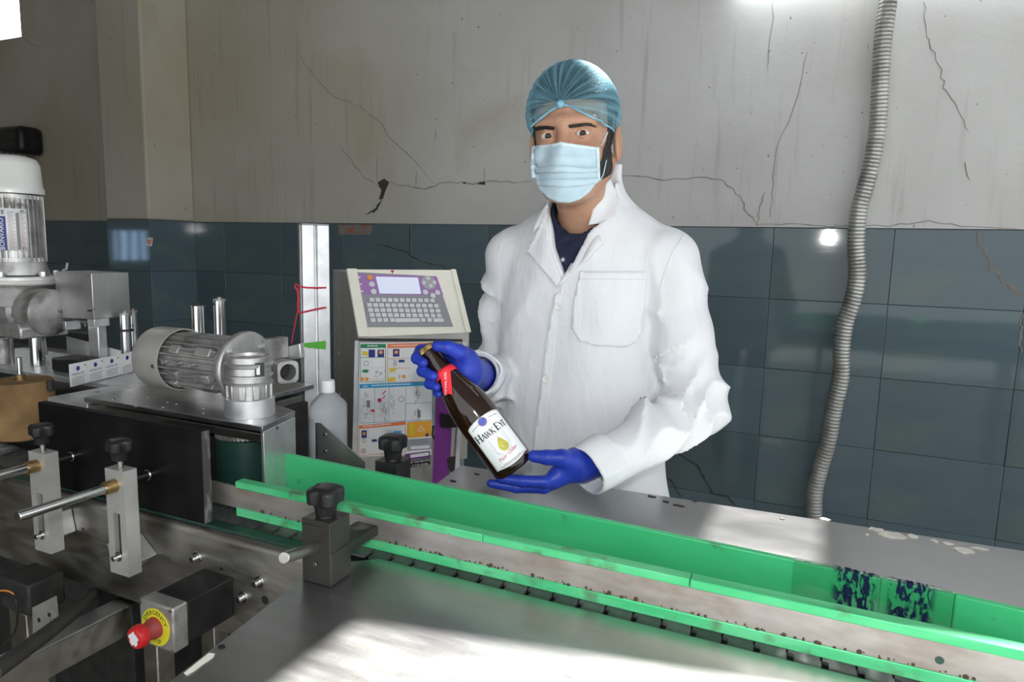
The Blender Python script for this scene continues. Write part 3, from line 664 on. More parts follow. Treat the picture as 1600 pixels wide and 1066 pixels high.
# label tape standing on edge
T0, T1 = atZ(84, 611, DZ+.003), atZ(206, 581, DZ+.003)
T0.z = T1.z = DZ+.002; tdir = (T1-T0); tl = tdir.length; tdir.normalize(); tn = Vector((tdir.y, -tdir.x, 0)); TH_ = .053
if tn.dot(T0) > 0: tn = -tn
U0 = .046
rc = T1-tn*-.0-tn*.0135+tdir*.003      # roller the tape turns round
path = [T0+tdir*(U0+(tl-U0)*k/6) for k in range(0, 7)]
for k in range(1, 9):
    t = math.pi*k/8; path.append(rc+tn*.0135*math.cos(t)+tdir*(.0135*math.sin(t)))
bk = path[-1]; B1 = atZ(150, 566, DZ+.003); B1.z = bk.z; path += [bk.lerp(B1, k/4) for k in range(1, 5)]; path += [Vector((B1.x-.2, B1.y+.05, bk.z))]
TAPE = M('label_backing', (.76, .77, .78), .4); LBL = M('label_paper', (.84, .85, .86), .35)
mb = MB(); vs = []; fs = []
for p in path: vs += [p, p+Vector((0, 0, TH_))]
for k in range(len(path)-1): fs.append((2*k, 2*k+2, 2*k+3, 2*k+1))
mb.add(vs, fs); tape = mb.build('label_tape', TAPE, lab, smooth=30, label='white tape of printed bottle labels'); sm = tape.modifiers.new('s', 'SOLIDIFY'); sm.thickness = .0004
def tp(u, v): return T0+tdir*u+Vector((0, 0, v))+tn*.0006
lw = (tl-U0)/3.75
for k in range(4):
    u0 = U0+k*lw+.001; u1 = min(U0+(k+1)*lw-.001, tl+.0)
    mb = MB(); mb.add([tp(u0, .002), tp(u1, .002), tp(u1, TH_-.002), tp(u0, TH_-.002)], [(0, 1, 2, 3)]); lb = mb.build('label', LBL, tape, smooth=0)
    def tq(x, y, u0=u0): return T0+tdir*(u0+x)+Vector((0, 0, y))+tn*.0010
    cxx = lw*.45
    mb = MB(); mb.add([tq(cxx+.0055*math.cos(t), TH_-.013+.0055*math.sin(t)) for t in np.linspace(0, 6.28, 17)[:-1]], [tuple(range(16))]); mb.build('label_emblem', MT['pnavy'], lb, smooth=0)
    if u1-u0 > lw*.8:
        put_text('HAWK EYE', .0078, lambda x, y: tq(cxx+x, TH_-.0255+y), 'label_lettering', MT['pnavy'], lb)
    mb = MB()
    for q in range(7):
        xa = .004+(.006 if q == 0 else 0); xb = min(u1-u0-.003, lw-.006-(q*37 % 5)*.002); yy = TH_-.032-q*.0027
        mb.add([tq(xa, yy), tq(xb, yy), tq(xb, yy-.0009), tq(xa, yy-.0009)], [(0, 1, 2, 3)])
    mb.add([tq(lw-.010, TH_-.006), tq(lw-.006, TH_-.006), tq(lw-.006, TH_-.010), tq(lw-.010, TH_-.010)], [(0, 1, 2, 3)])
    mb.build('label_print', MT['pline'], lb, smooth=0)['kind'] = 'stuff'
# rollers
def roller(px, pyb, top, r, rim, ring=None, base=None):
    p = base if base is not None else atZ(px, pyb, DZ); zt = atY(px, top, p.y).z
    mb = MB(); mb.cyl((p.x, p.y, DZ), (p.x, p.y, zt-.004), r, n=28); o = mb.build('roller', MT['rod'], lab, bevel=.001, label='polished tape roller')
    mb = MB(); mb.cyl((p.x, p.y, zt-.004), (p.x, p.y, zt), r*.92, n=28); mb.cyl((p.x, p.y, zt), (p.x, p.y, zt+.004), r*.35, n=12); mb.build('roller_end', MT['rubber' if rim else 'castgrey'], o)
    if ring: zz = atY(px, ring, p.y).z; mb = MB(); mb.cyl((p.x, p.y, zz-.0025), (p.x, p.y, zz+.0025), r*1.5, n=28); mb.build('retaining_ring', MT['rubber'], o)
roller(197, 0, 489, .0128, 0, 516, base=rc)
roller(211, 560, 485, .0125, 0, None, base=atY(211, 560, 1.235))
roller(313, 0, 475, .0185, 1, base=atY(313, 560, 1.27))
roller(345, 0, 467, .0165, 0, base=atY(346, 560, 1.295))
# black block with chamfered lid
k0 = Vector((0, 1.10, 0)); kx0, kx1 = atY(80, 575, k0.y).x, atY(142, 575, k0.y).x; kt = atY(110, 563, k0.y).z
mb = MB(); mb.box((kx0, k0.y, DZ), (kx1, k0.y+.07, kt)); kb = mb.build('sensor_block', MT['black'], lab, bevel=.004, seg=1)
mb = MB(); mb.cyl((kx0*.45+kx1*.55, k0.y+.03, kt), (kx0*.45+kx1*.55, k0.y+.03, kt+.003), .008, n=16); mb.build('screw', MT['rubber'], kb)
# rubber roller foot by the tape
mb = MB(); p = atZ(86, 602, DZ+.01); mb.cyl((p.x, p.y-.01, DZ), (p.x, p.y-.01, DZ+.022), .008, n=16); mb.build('tape_guide', MT['rubber'], lab, bevel=.001)

# ------------------------------------------------------------------ vertical gear motor on the tower
MY = 1.10; mc = atY(18, 340, MY); MX = mc.x
def mz(py, px=18): return atY(px, py, MY).z
tow = thing('tower_gear_motor', 'upright pale grey gear motor with blue nameplate at the left edge', 'motor', (MX, MY, mz(535)))
rb = .072
mb = MB(); mb.lathe((MX, MY, mz(303)), (0, 0, 1), [(0, .0), (0, rb+.003), (.012, rb+.004), (.020, rb), (.074, rb-.003), (.088, rb-.010), (.096, rb-.028), (.097, 0)], n=44); cw = mb.build('fan_cowl', MT['whitecowl'], tow, smooth=40)
mb = MB()
for i in range(7): mb.box((MX-.05, MY-.042+i*.014-.003, mz(303)+.0965), (MX+.05, MY-.042+i*.014+.003, mz(303)+.0985))
mb.build('cooling_slot', MT['rubber'], cw)
zb, zt = mz(408), mz(304); mb = MB(); mb.cyl((MX, MY, zb), (MX, MY, zt), rb-.012, n=36)
for i in range(34):
    t = 2*math.pi*i/34; R_ = Matrix.Translation((MX, MY, zb)) @ Matrix.Rotation(t, 4, 'Z'); mb.box((rb-.016, -.0018, 0), (rb-.001, .0018, zt-zb-.002), R_)
for zz in (zb, zt-.012): mb.cyl((MX, MY, zz), (MX, MY, zz+.010), rb-.004, n=36)
mb.build('finned_body', MT['alu'], tow)
mb = MB(); mb.lathe((MX, MY, mz(428)), (0, 0, 1), [(0, .04), (0, rb+.004), (.018, rb), (mz(408)-mz(428)+.003, rb-.005), (mz(408)-mz(428)+.003, .03)], n=40); mb.build('lower_housing', MT['alu'], tow)
mb = MB(); fz = mz(443); mb.lathe((MX, MY, fz), (0, 0, 1), [(0, .03), (0, .099), (.004, .104), (.011, .105), (.012, .103), (.013, .105), (.020, .104), (.022, .101), (.022, .03)], n=56); mb.build('flange', MT['whitecowl'], tow)
for i in range(6):
    t = math.radians(-50+60*i); p = Vector((MX+.089*math.cos(t), MY+.089*math.sin(t), fz+.022)); mb = MB(); mb.cyl(p, p+Vector((0, 0, .003)), .009, n=16); mb.cyl(p+Vector((0, 0, .003)), p+Vector((0, 0, .012)), .0075, n=6); mb.build('flange_bolt', MT['barealu'], tow)
# nameplate wrapped on the body, facing the camera
vd = Vector((0-MX, 0-MY, 0)).normalized(); a0 = math.atan2(vd.y, vd.x)+.10
def npl(s, zz, r=rb+.0025): return Vector((MX+r*math.cos(a0+s/r), MY+r*math.sin(a0+s/r), zz))
zc = (zb+zt)/2-.004; nh = .052
def plate(s0, s1, z0, z1, r, nm, mt, par):
    mb = MB(); n = 10; vs = [npl(s0+(s1-s0)*i/n, zz, r) for i in range(n+1) for zz in (z0, z1)]
    mb.add(vs, [(2*i, 2*i+2, 2*i+3, 2*i+1) for i in range(n)]); return mb.build(nm, mt, par, smooth=60)
pl = plate(-.040, .026, zc-nh, zc+nh, rb+.001, 'nameplate', MT['pwhite'], tow); so = pl.modifiers.new('s', 'SOLIDIFY'); so.thickness = .003
plate(-.040, -.020, zc-nh, zc+nh*.62, rb+.0016, 'nameplate_band', MT['pnavy'], pl)
v, f = text_mesh('BONVARIO', .0155); mb = MB(); mb.add([npl(-.030-p[1], zc-.012+p[0], rb+.0024) for p in v], f); mb.build('nameplate_lettering', MT['pwhite'], pl, smooth=0)
v, f = text_mesh('CE', .015); mb = MB(); mb.add([npl(-.030+p[0], zc+nh*.8+p[1], rb+.0024) for p in v], f); mb.build('approval_mark', MT['pblack'], pl, smooth=0)
mb = MB()
for i in range(30):
    zz = zc+nh*.86-i*.0032
    for s0, s1 in ((-.016, -.001-.003*(i % 3)), (.009, .022-.002*(i % 4))): mb.add([npl(s0, zz, rb+.0022), npl(s1, zz, rb+.0022), npl(s1, zz-.0011, rb+.0022), npl(s0, zz-.0011, rb+.0022)], [(0, 1, 2, 3)])
mb.build('nameplate_print', M('plate_print', (.45, .30, .24), .5), pl, smooth=0)['kind'] = 'stuff'
plate(.001, .008, zc-nh*.95, zc+nh*.8, rb+.0018, 'nameplate_divider', MT['pline'], pl)
for zz in (zc+nh+.010, zc-nh+.006, zc+nh-.006):
    p = npl(.014, zz, rb); d = (p-Vector((MX, MY, zz))).normalized(); mb = MB(); mb.cyl(p-d*.004, p+d*.010, .0035, n=10); mb.build('plate_screw', MT['castgrey'], tow)
# gearbox below the flange
gz = mz(486, 60); gr_ = .058
mb = MB(); mb.cyl((MX, MY, fz-.055), (MX, MY, fz), .07, .078, n=32); mb.lathe((MX-.07, MY, gz), (1, 0, 0), [(0, 0), (0, .045), (.01, .054), (.11, .054), (.12, .046), (.12, 0)], n=36); mb.build('gearbox', MT['castgrey'], tow, bevel=.001)
x1 = atY(58, 480, MY).x; x2 = atY(83, 480, MY).x
mb = MB(); mb.lathe((x1-.004, MY, gz), (1, 0, 0), [(0, .03), (0, gr_), (.003, gr_+.002), (x2-x1-.004, gr_), (x2-x1, gr_-.006), (x2-x1, .0)], n=44); gd_ = mb.build('gearbox_cover', MT['castgrey'], tow)
for i in range(8):
    t = 2*math.pi*i/8+.2; p = Vector((x1-.004, MY+.046*math.cos(t), gz+.046*math.sin(t))); mb = MB(); mb.cyl(p, p+Vector((-.02, 0, 0)), .006, n=6); mb.build('cover_bolt', MT['alu'], tow)
p0, p1 = atY(-8, 502, MY-.07), atY(33, 531, MY-.07); zz1 = p0.z
mb = MB(); mb.prism([(p0.x, MY-.07, p1.z), (p1.x, MY-.07, p1.z), (p1.x, MY-.07, zz1-.012), (p1.x-.012, MY-.07, zz1), (p0.x, MY-.07, zz1)], (0, .12, 0)); mb.build('mounting_foot', MT['alu'], tow, bevel=.004)
# sheet box beside it
BY = 1.12; q0, q1 = atY(85, 424, BY), atY(147, 503, BY)
mb = MB(); mb.prism([(q0.x, BY, q1.z), (q1.x, BY, q1.z+.006), (q1.x, BY, q0.z), (q0.x, BY, q0.z)], (0, .10, 0)); bx = mb.build('guard_box', MT['sheet'], tow, bevel=.0015, label='bent sheet metal guard box')
for x, y in ((95, 487), (148, 483)):
    p = atY(x, y, BY); socket_bolt(bx, p, (0, -1, 0), .0035, .004, 'castgrey', False)
p = atY(140, 484, BY-.004); mb = MB(); mb.tube([p+Vector((-.004, 0, -.002)), p+Vector((.006, 0, 0)), p+Vector((.014, 0, .001))], .0035, 10); mb.build('toggle', MT['rod'], bx)
p = atY(102, 418, BY+.03); mb = MB(); mb.tube([p+Vector((-.01, 0, -.008)), p+Vector((.004, 0, -.004)), p+Vector((.008, 0, .006)), p+Vector((.010, 0, .012))], .003, 8); mb.build('latch_wire', MT['barealu'], bx)
for x0, x1_, y0, y1 in ((91, 106, 501, 516), (139, 151, 497, 511)):
    a_, b_ = atY(x0, y0, BY+.01), atY(x1_, y1, BY+.01); mb = MB(); mb.box((a_.x, BY+.005, b_.z), (b_.x, BY+.045, a_.z)); mb.build('box_foot', MT['barealu'], bx, bevel=.001)
a_, b_ = atY(106, 502, BY+.06), atY(140, 510, BY+.06); mb = MB(); mb.box((a_.x, BY+.05, b_.z), (b_.x, BY+.09, a_.z)); mb.build('cross_bar', MT['darksteel'], bx)
# posts of the tower
def post(px, r, top, y, mat='rod', n=24, nm='tower_post'):
    p = atY(px, top, y); mb = MB(); mb.cyl((p.x, y, DZ), (p.x, y, p.z), r, n=n); return mb.build(nm, MT[mat], lab, bevel=.001)
post(56, .0175, 515, 1.13); post(4, .015, 529, 1.10, 'alu'); post(14, .010, 529, 1.12)
a_ = atY(141, 486, 1.18); b_ = atY(157, 486, 1.18); mb = MB(); mb.box((a_.x, 1.17, DZ), (b_.x, 1.195, a_.z)); mb.build('tower_post', MT['barealu'], lab, bevel=.003)
mb = MB(); p0, p1 = atY(67, 512, 1.2), atY(73, 555, 1.2); mb.cyl(p0, p1, .003, n=8); mb.build('thin_rod', MT['rod'], lab)
mb = MB(); p0, p1 = atY(75, 515, 1.35), atY(145, 560, 1.35); mb.box((p0.x-.35, 1.34, DZ), (p1.x, 1.38, p0.z)); mb.build('back_panel', MT['rubber'], lab)

# ------------------------------------------------------------------ lying gear motor
FX, FY = -1.018, 1.0; FZ = atY(378, 573, FY).z
gm = thing('gear_motor', 'grey finned gear motor lying on the labelling machine top plate', 'motor', (-1.1, 1.0, 1.064))
def lx(h, prof, n=48): mb = MB(); mb.lathe((FX, FY, FZ), (1, 0, 0), prof, n=n); return mb
lx(0, [(-.014, .03), (-.014, .068), (-.012, .0705), (-.004, .0715), (-.002, .0705), (.0, .069), (.001, .062), (.001, 0)]).build('flange', MT['alu'], gm)
lx(0, [(-.032, .03), (-.032, .055), (-.014, .062), (-.012, .03)]).build('end_bell', MT['castgrey'], gm)
mb = MB(); mb.lathe((FX, FY, FZ), (1, 0, 0), [(-.205, 0), (-.205, .045), (-.03, .045), (-.03, 0)], n=36)
for i in range(26):
    t = 2*math.pi*i/26; hh = .0585 if i % 3 else .0555; R_ = Matrix.Translation((FX, FY, FZ)) @ Matrix.Rotation(t, 4, 'X'); mb.box((-.200, -.0013, .042), (-.034, .0013, hh), R_)
fb_ = mb.build('finned_body', MT['castgrey'], gm)
for t, x0, x1 in ((1.02, -.155, -.13), (1.02, -.085, -.045), (1.95, -.155, -.13), (1.95, -.085, -.045), (2.45, -.17, -.15), (2.45, -.09, -.05)):
    R_ = Matrix.Translation((FX, FY, FZ)) @ Matrix.Rotation(t, 4, 'X'); mb = MB(); mb.box((x0, -.009, .04), (x1, .009, .061), R_); mb.build('fin_boss', MT['castgrey'], gm, bevel=.002)
R_ = Matrix.Translation((FX, FY, FZ)) @ Matrix.Rotation(1.57, 4, 'X')
for x0, r in ((-.165, .004), (-.128, .0055), (-.09, .004)):
    p0, p1 = R_ @ Vector((x0, .004, .05)), R_ @ Vector((x0, .004, .0605)); mb = MB(); mb.cyl(p0, p1, r, n=14); mb.build('cast_pad', MT['alu'], gm)
cwm = lx(0, [(-.262, 0), (-.262, .048), (-.258, .058), (-.250, .0635), (-.18, .0645), (-.178, .0645), (-.178, .0615), (-.246, .060)]).build('fan_cowl', MT['cowl'], gm)
for t in (1.45, 3.4):
    p = Vector((FX-.19, FY+.0645*math.cos(t+1.57+1.57), FZ+.0645*math.sin(t+3.14)))
p = Vector((FX-.188, FY-.0645*.97, FZ-.006)); mb = MB(); mb.cyl(p, p+Vector((0, -.003, 0)), .0045, n=12); mb.build('cowl_screw', MT['darksteel'], cwm)
for dy, dz in ((-.040, .036), (.040, .036), (-.048, -.03), (.046, -.034)):
    p = Vector((FX+.001, FY+dy, FZ+dz)); mb = MB(); mb.cyl(p, p+Vector((.002, 0, 0)), .0095, n=18); mb.cyl(p+Vector((.002, 0, 0)), p+Vector((.0095, 0, 0)), .0078, n=6); mb.build('flange_bolt', MT['alu'], gm)
# worm gearbox in front of the flange, on a turned aluminium base ring
GX, GY = -.982, .962
q = atZ(391, 656, 1.064); vdir = Vector((q.x, q.y, 0)).normalized(); GX, GY = q.x+vdir.x*.0455, q.y+vdir.y*.0455
def gl(prof, nm, mt, n=44, bev=0): mb = MB(); mb.lathe((GX, GY, 1.0642), (0, 0, 1), prof, n=n); return mb.build(nm, mt, gm, bevel=bev)
gl([(0, .02), (0, .0455), (.033, .0455), (.034, .0445), (.034, .02)], 'base_ring', MT['barealu'])
def gzz(py): return atD(391, py, Vector((GX, GY, 0)).length*.97).z-1.0642
body = gl([(.034, .036), (.060, .036), (.061, .044), (.064, .0445), (.066, .041), (.074, .041), (.075, .044), (.078, .044), (.080, .040), (.092, .040), (.094, .0435), (.099, .0445), (.101, .043), (.102, .040), (.112, .040), (.1135, .0385), (.1135, .030), (.108, .029), (.108, 0)], 'gearbox', MT['alu'])
for i in range(10):
    t = 2*math.pi*i/10+.15; R_ = Matrix.Translation((GX, GY, 1.0642)) @ Matrix.Rotation(t, 4, 'Z'); mb = MB(); mb.box((.030, -.006, .034), (.0415, .006, .061), R_); mb.build('rib', MT['alu'], gm, bevel=.0015)
cdv = Vector((-GX, -GY, 0)).normalized(); sdv = Vector((-cdv.y, cdv.x, 0))
def gp(px, py): return atD(px, py, (Vector((GX, GY, 0))-Vector((0, 0, 0))).length-.03)
for px, py, r in ((366, 595, .0075), (355, 616, .0075)):
    p = gp(px, py); mb = MB(); mb.cyl(p-cdv*.012, p+cdv*.010, r*1.25, n=16); mb.cyl(p+cdv*.010, p+cdv*.016, r, n=6); mb.build('plug', MT['castgrey'], gm)
R_ = Matrix.Translation((GX, GY, 1.0642)) @ Matrix.Rotation(math.atan2(cdv.y, cdv.x)+.12, 4, 'Z')
mb = MB(); mb.box((.038, .006, .079), (.0418, .022, .104), R_); rp = mb.build('rating_plate', MT['pblack'], gm)
mb = MB(); mb.box((.0418, .008, .082), (.0421, .014, .100), R_); mb.build('plate_print', MT['pwhite'], rp)
# output boss with a dark bore, pointing to the right
bdir = (Vector((1, -.42, 0))).normalized(); bs = Vector((-bdir.y, bdir.x, 0)); bc = gp(441, 583); bc = Vector((bc.x, bc.y, bc.z))+Vector((.004, .012, 0)); bb = bc-bdir*.045
R_ = Matrix(((bdir.x, bs.x, 0, bb.x), (bdir.y, bs.y, 0, bb.y), (0, 0, 1, bb.z), (0, 0, 0, 1)))
mb = MB(); n = 28
def sq(r, t, k=4): c_, s_ = math.cos(t), math.sin(t); m_ = (abs(c_)**k+abs(s_)**k)**(-1/k); return r*m_*c_, r*m_*s_
rings = [(0, .0195, 6), (.045, .0215, 6), (.045, .0165, 2), (.015, .0165, 2)]
vs = [R_ @ Vector((h, *sq(r, 2*math.pi*i/n, k))) for h, r, k in rings for i in range(n)]
fs = [(j*n+i, j*n+(i+1) % n, (j+1)*n+(i+1) % n, (j+1)*n+i) for j in range(3) for i in range(n)]+[tuple(range(n))]
mb.add(vs, fs); bo = mb.build('output_boss', MT['alu'], gm, smooth=30)
mb = MB(); p = R_ @ Vector((.016, 0, 0)); mb.cyl(p, p+bdir*.002, .0164, n=28); mb.build('bore', MT['slatdark'], bo)
# terminal box with cable behind the flange
t0, t1, t2, t3 = [atY(x, y, 1.12) for x, y in ((429, 547), (468, 537), (470, 560), (430, 568))]
mb = MB(); mb.prism([t0, t1, t2, t3], (0, .014, 0)); tb = mb.build('terminal_box', MT['barealu'], gm, bevel=.002)
a_, b_ = atY(416, 528, 1.08), atY(430, 563, 1.08); mb = MB(); mb.box((a_.x, 1.05, b_.z), (b_.x, 1.12, a_.z)); mb.build('box_neck', MT['castgrey'], tb, bevel=.002)
mb = MB(); mb.tube([atY(x, y, 1.13) for x, y in ((424, 530), (432, 526), (441, 523), (446, 528), (448, 540))], .0035, 10); mb.build('cable', MT['rubber'], tb)
# ------------------------------------------------------------------ ink jet coder
E_, B_ = Vector((.6, .8, 0)), Vector((-.8, .6, 0)); NF = -B_
L0 = Vector((-.7536*1.40, 1.40, 0)); PW, PD = .3105, .25
zcb = atY(553, 528, 1.40).z
tl_ = L0+B_*.107; zct = atY(534, 422, tl_.y).z
prn = thing('coding_printer', 'stainless ink jet coder with sloping mauve keyboard console and instruction sheet', 'printer', L0+E_*PW/2+B_*PD/2)
def pf(x, y, off=0.0):      # pixel -> printer front plane
    d = Vector(ray(x, y)); t = (L0-Vector(CAM)).dot(NF)/d.dot(NF); return Vector(CAM)+d*t+NF*off
cn = (E_.cross(tl_+Vector((0, 0, zct))-L0-Vector((0, 0, zcb)))).normalized()
if cn.dot(NF) < 0: cn = -cn
def pcs(x, y, off=0.0):     # pixel -> console plane
    d = Vector(ray(x, y)); t = (L0+Vector((0, 0, zcb))-Vector(CAM)).dot(cn)/d.dot(cn); return Vector(CAM)+d*t+cn*off
zbot = .80
side = [L0+Vector((0, 0, zbot)), L0+Vector((0, 0, zcb-.002)), L0+B_*.107+Vector((0, 0, zct-.002)), L0+B_*PD+Vector((0, 0, zct-.004)), L0+B_*PD+Vector((0, 0, zbot))]
mb = MB(); mb.prism([p+E_*.001 for p in side], E_*(PW-.002)); body_ = mb.build('cabinet', MT['cabinet'], prn, bevel=.003)
# console: cream frame on the slope
def slab(poly, off0, off1, fn, name, mat, parent, bevel=0):
    mb = MB(); p = [fn(x, y, off0) for x, y in poly]; nrm = cn if fn is pcs else NF; mb.prism(p, nrm*(off1-off0)); return mb.build(name, mat, parent, bevel=bevel, smooth=0)
k0 = L0+Vector((0, 0, zcb)); k1 = L0+E_*PW+Vector((0, 0, zcb)); up = (tl_+Vector((0, 0, zct))-k0)
mb = MB(); mb.prism([k0-NF*.002, k1-NF*.002, k1+up, k0+up], cn*.006); con = mb.build('console', MT['cream'], prn, bevel=.002, label='cream sloping console')
for f0, f1 in ((.0, .085), (.952, 1.0)):
    a_, b_ = k0.lerp(k1, f0), k0.lerp(k1, f1); mb = MB(); mb.prism([a_+cn*.006, b_+cn*.006, b_+up+cn*.006, a_+up+cn*.006], cn*.0035); mb.build('console_cheek', MT['cream'], con, bevel=.001)
slab([(546, 427), (680, 434), (706.5, 512), (566, 513)], .006, .0075, pcs, 'keypad_membrane', MT['greypanel'], con)
slab([(546.5, 430), (681, 434.5), (691, 463.5), (554, 462.5)], .0075, .0079, pcs, 'display_membrane', MT['purplepanel'], con)
slab([(585.7, 434.6), (651.6, 436.2), (656.5, 461.6), (592, 461.2)], .0079, .0083, pcs, 'screen', MT['screen'], con)
ux = (pcs(660, 490)-pcs(600, 490)).normalized(); uy = cn.cross(ux).normalized()
pm = (pcs(640, 480)-pcs(620, 480)).length/20      # metres per pixel along the console
def key_at(x, y, w_, h_, mat, nm='key', hh=.004, src={}):
    kk = (round(w_, 1), round(h_, 1), mat)
    c_ = pcs(x, y, .0076)
    if kk not in src:
        mb = MB(); a_, b_ = w_*pm/2, h_*pm/2
        mb.prism([c_-ux*a_-uy*b_, c_+ux*a_-uy*b_, c_+ux*a_+uy*b_, c_-ux*a_+uy*b_], cn*hh); o = mb.build(nm, MT[mat], con, bevel=.0012, seg=1); src[kk] = (o, c_); return o
    o0, c0 = src[kk]; o = o0.copy(); C.objects.link(o); o.location = o0.location+(c_-c0); return o
def cpx(x, y): return 440+x*.2534, 330+y*.2534
for y, x0, x1, n in ((558, 550, 923, 11), (590, 536, 947, 12), (621, 543, 957, 12), (651, 552, 964, 12)):
    for i in range(n): key_at(*cpx(x0+(x1-x0)*i/(n-1), y+(i*.4)), 7.6, 6.6, 'key')
for x in (558, 598, 636, 677, 866, 905): key_at(*cpx(x, 682), 7.6, 6.6, 'key')
key_at(*cpx(771, 683), 38, 6.6, 'key'); key_at(*cpx(960, 683), 17, 6.6, 'key')
def disc(x, y, r, h, mat, nm, par, off=.0078):
    c_ = pcs(x, y, off); mb = MB(); mb.cyl(c_, c_+cn*h, r*pm, n=24); return mb.build(nm, MT[mat], par, bevel=.0006, seg=1)
disc(*cpx(900, 450), 12, .0015, 'keydark', 'direction_pad', con)
for dx, dy in ((-4, -24), (34, 0), (12, 22), (-30, 2)): disc(*cpx(900+dx, 450+dy), 3.2, .0035, 'key', 'button', con)
for x, y, mt in ((540, 420, 'orangekey'), (551, 462, 'key'), (562, 507, 'key'), (880, 510, 'key'), (926, 531, 'key'), (955, 513, 'key')): disc(*cpx(x, y), 4.4, .003, mt, 'button', con)
for y in (416, 460, 503): x = 475+(y-416)*.2; a_ = cpx(x, y); slab([(a_[0]-1.6, a_[1]-1), (a_[0]+1.6, a_[1]-1), (a_[0]+1.6, a_[1]+1), (a_[0]-1.6, a_[1]+1)], .0079, .0082, pcs, 'indicator', MT['pwhite'], con)
slab([(609, 424.5), (615, 424.7), (612.5, 429.5)], .0065, .0072, pcs, 'maker_mark', MT['pred'], con)
# front: frame, door, instruction sheet
slab([(553.5, 532), (560, 532), (557, 757), (548, 757)], .0, .006, pf, 'door_frame', MT['barealu'], prn, .001)
dr = slab([(561, 533), (720, 535), (704, 770), (556, 775)], .0, .004, pf, 'door', MT['sheet'], prn, .001)
slab([(721, 534), (728, 534), (712, 790), (706, 790)], .0, .006, pf, 'door_frame', MT['barealu'], prn, .001)
slab([(560, 528.5), (721, 530), (721, 533), (560, 532)], .001, .0075, pf, 'door_gap', MT['rubber'], prn)
pp = slab([(681, 606), (708, 600), (700, 770), (674, 772)], .004, .005, pf, 'purple_plate', MT['purple'], dr)
slab([(687, 645), (711, 647), (711, 667), (687, 667)], .005, .012, pf, 'latch', MT['black'], dr, .002)
slab([(674, 665), (678, 664), (676, 678), (684, 691), (680, 693), (673, 680)], .004, .0046, pf, 'ink_smear', MT['pblack'], dr)
slab([(697, 716), (703, 713), (713, 712), (708, 740), (703, 737), (699, 730)], .005, .0056, pf, 'ink_smear', MT['pblack'], dr)
sh = slab([(561, 536.5), (676, 533), (673, 710), (558.5, 713)], .004, .0046, pf, 'instruction_sheet', MT['paper'], dr, 0)
O1, O2, O3 = .0047, .0049, .0052
def pr(poly, mat, nm='printed_panel', o=O1): return slab(poly, o, o+.0002, pf, nm, MT[mat], sh)
def bxp(x0, y0, x1, y1, sl=-.02): return [(x0, y0), (x1, y0+sl*(x1-x0)), (x1, y1+sl*(x1-x0)), (x0, y1)]
def outline(x0, y0, x1, y1, mat, sl, wd=.7, nm='printed_rule'):
    for q in (bxp(x0, y0, x1, y0+wd, sl), bxp(x0, y1-wd, x1, y1, sl), bxp(x0, y0, x0+wd, y1, 0), [(x1-wd, y0+sl*(x1-x0)), (x1, y0+sl*(x1-x0)), (x1, y1+sl*(x1-x0)), (x1-wd, y1+sl*(x1-x0))]): pr(q, mat, nm, O2)
pr(bxp(562, 537.5, 602, 543, -.01), 'pgreen'); outline(562, 543, 602, 597, 'pgreen', -.012)
pr(bxp(604.5, 537, 676, 543, -.025), 'porange'); outline(604.5, 543, 676, 597.5, 'porange', -.025)
pr(bxp(561, 600, 675, 606, -.04), 'pblue'); outline(561, 606, 675, 661, 'pblue', -.045)
pr(bxp(560, 664.5, 633, 669, -.09), 'porange'); outline(560, 669, 633, 712, 'porange', -.09)
pr(bxp(635, 659, 673, 684, -.07), 'pamber'); pr(bxp(635, 686, 673, 704, -.07), 'pgrey'); pr(bxp(641, 697, 670, 701.5, -.07), 'pwhite', o=O2)
for y0, mt in ((558, 'pgreen'), (579, 'pgreen')): pr(bxp(562, y0, 602, y0+.7, -.012), mt, 'printed_rule', O2)
for y0 in (560, 575): pr(bxp(604.5, y0, 639, y0+.7, -.025), 'porange', 'printed_rule', O2)
for x0 in (584.5, 607, 633): pr([(x0, 604), (x0+.6, 604), (x0-.4, 659), (x0-1, 659)], 'pblue', 'printed_rule', O2)
pr(bxp(632, 630, 673, 630.7, -.045), 'pblue', 'printed_rule', O2)
for i, (x0, y0, x1, y1, mt, sl) in enumerate(((575, 546, 585, 558, 'pnavy', 0), (589, 546, 599, 558, 'pnavy', 0), (613, 545, 623, 557, 'pnavy', 0), (565, 548, 574, 554, 'pyellow', .2), (622, 562, 631, 566, 'pnavy', -.03), (566, 577, 574, 582, 'pgreen', 0), (577, 576, 599, 591, 'pwhite', -.02), (583, 561, 598, 573, 'pwhite', -.02),
        (608, 576, 617, 582, 'pyellow', -.3), (605, 590, 617, 596, 'pyellow', -.1), (564, 672, 572, 684, 'pnavy', -.03), (576, 670, 596, 682, 'pwhite', -.08), (580, 686, 588, 690, 'pnavy', -.08), (614, 673, 626, 679, 'pblue', -.05), (638, 662, 646, 680, 'pyellow', -.03), (589, 622, 595, 628, 'pred', -.03), (579, 639, 584, 643, 'pred', .1), (596, 615, 602, 617, 'pred', -1), (597, 621, 601, 623, 'pred', -1), (572, 625, 577, 636, 'pline', .1), (651, 640, 656, 651, 'pline', .05))):
    pr(bxp(x0, y0, x1, y1, sl), mt, 'printed_icon', O3)
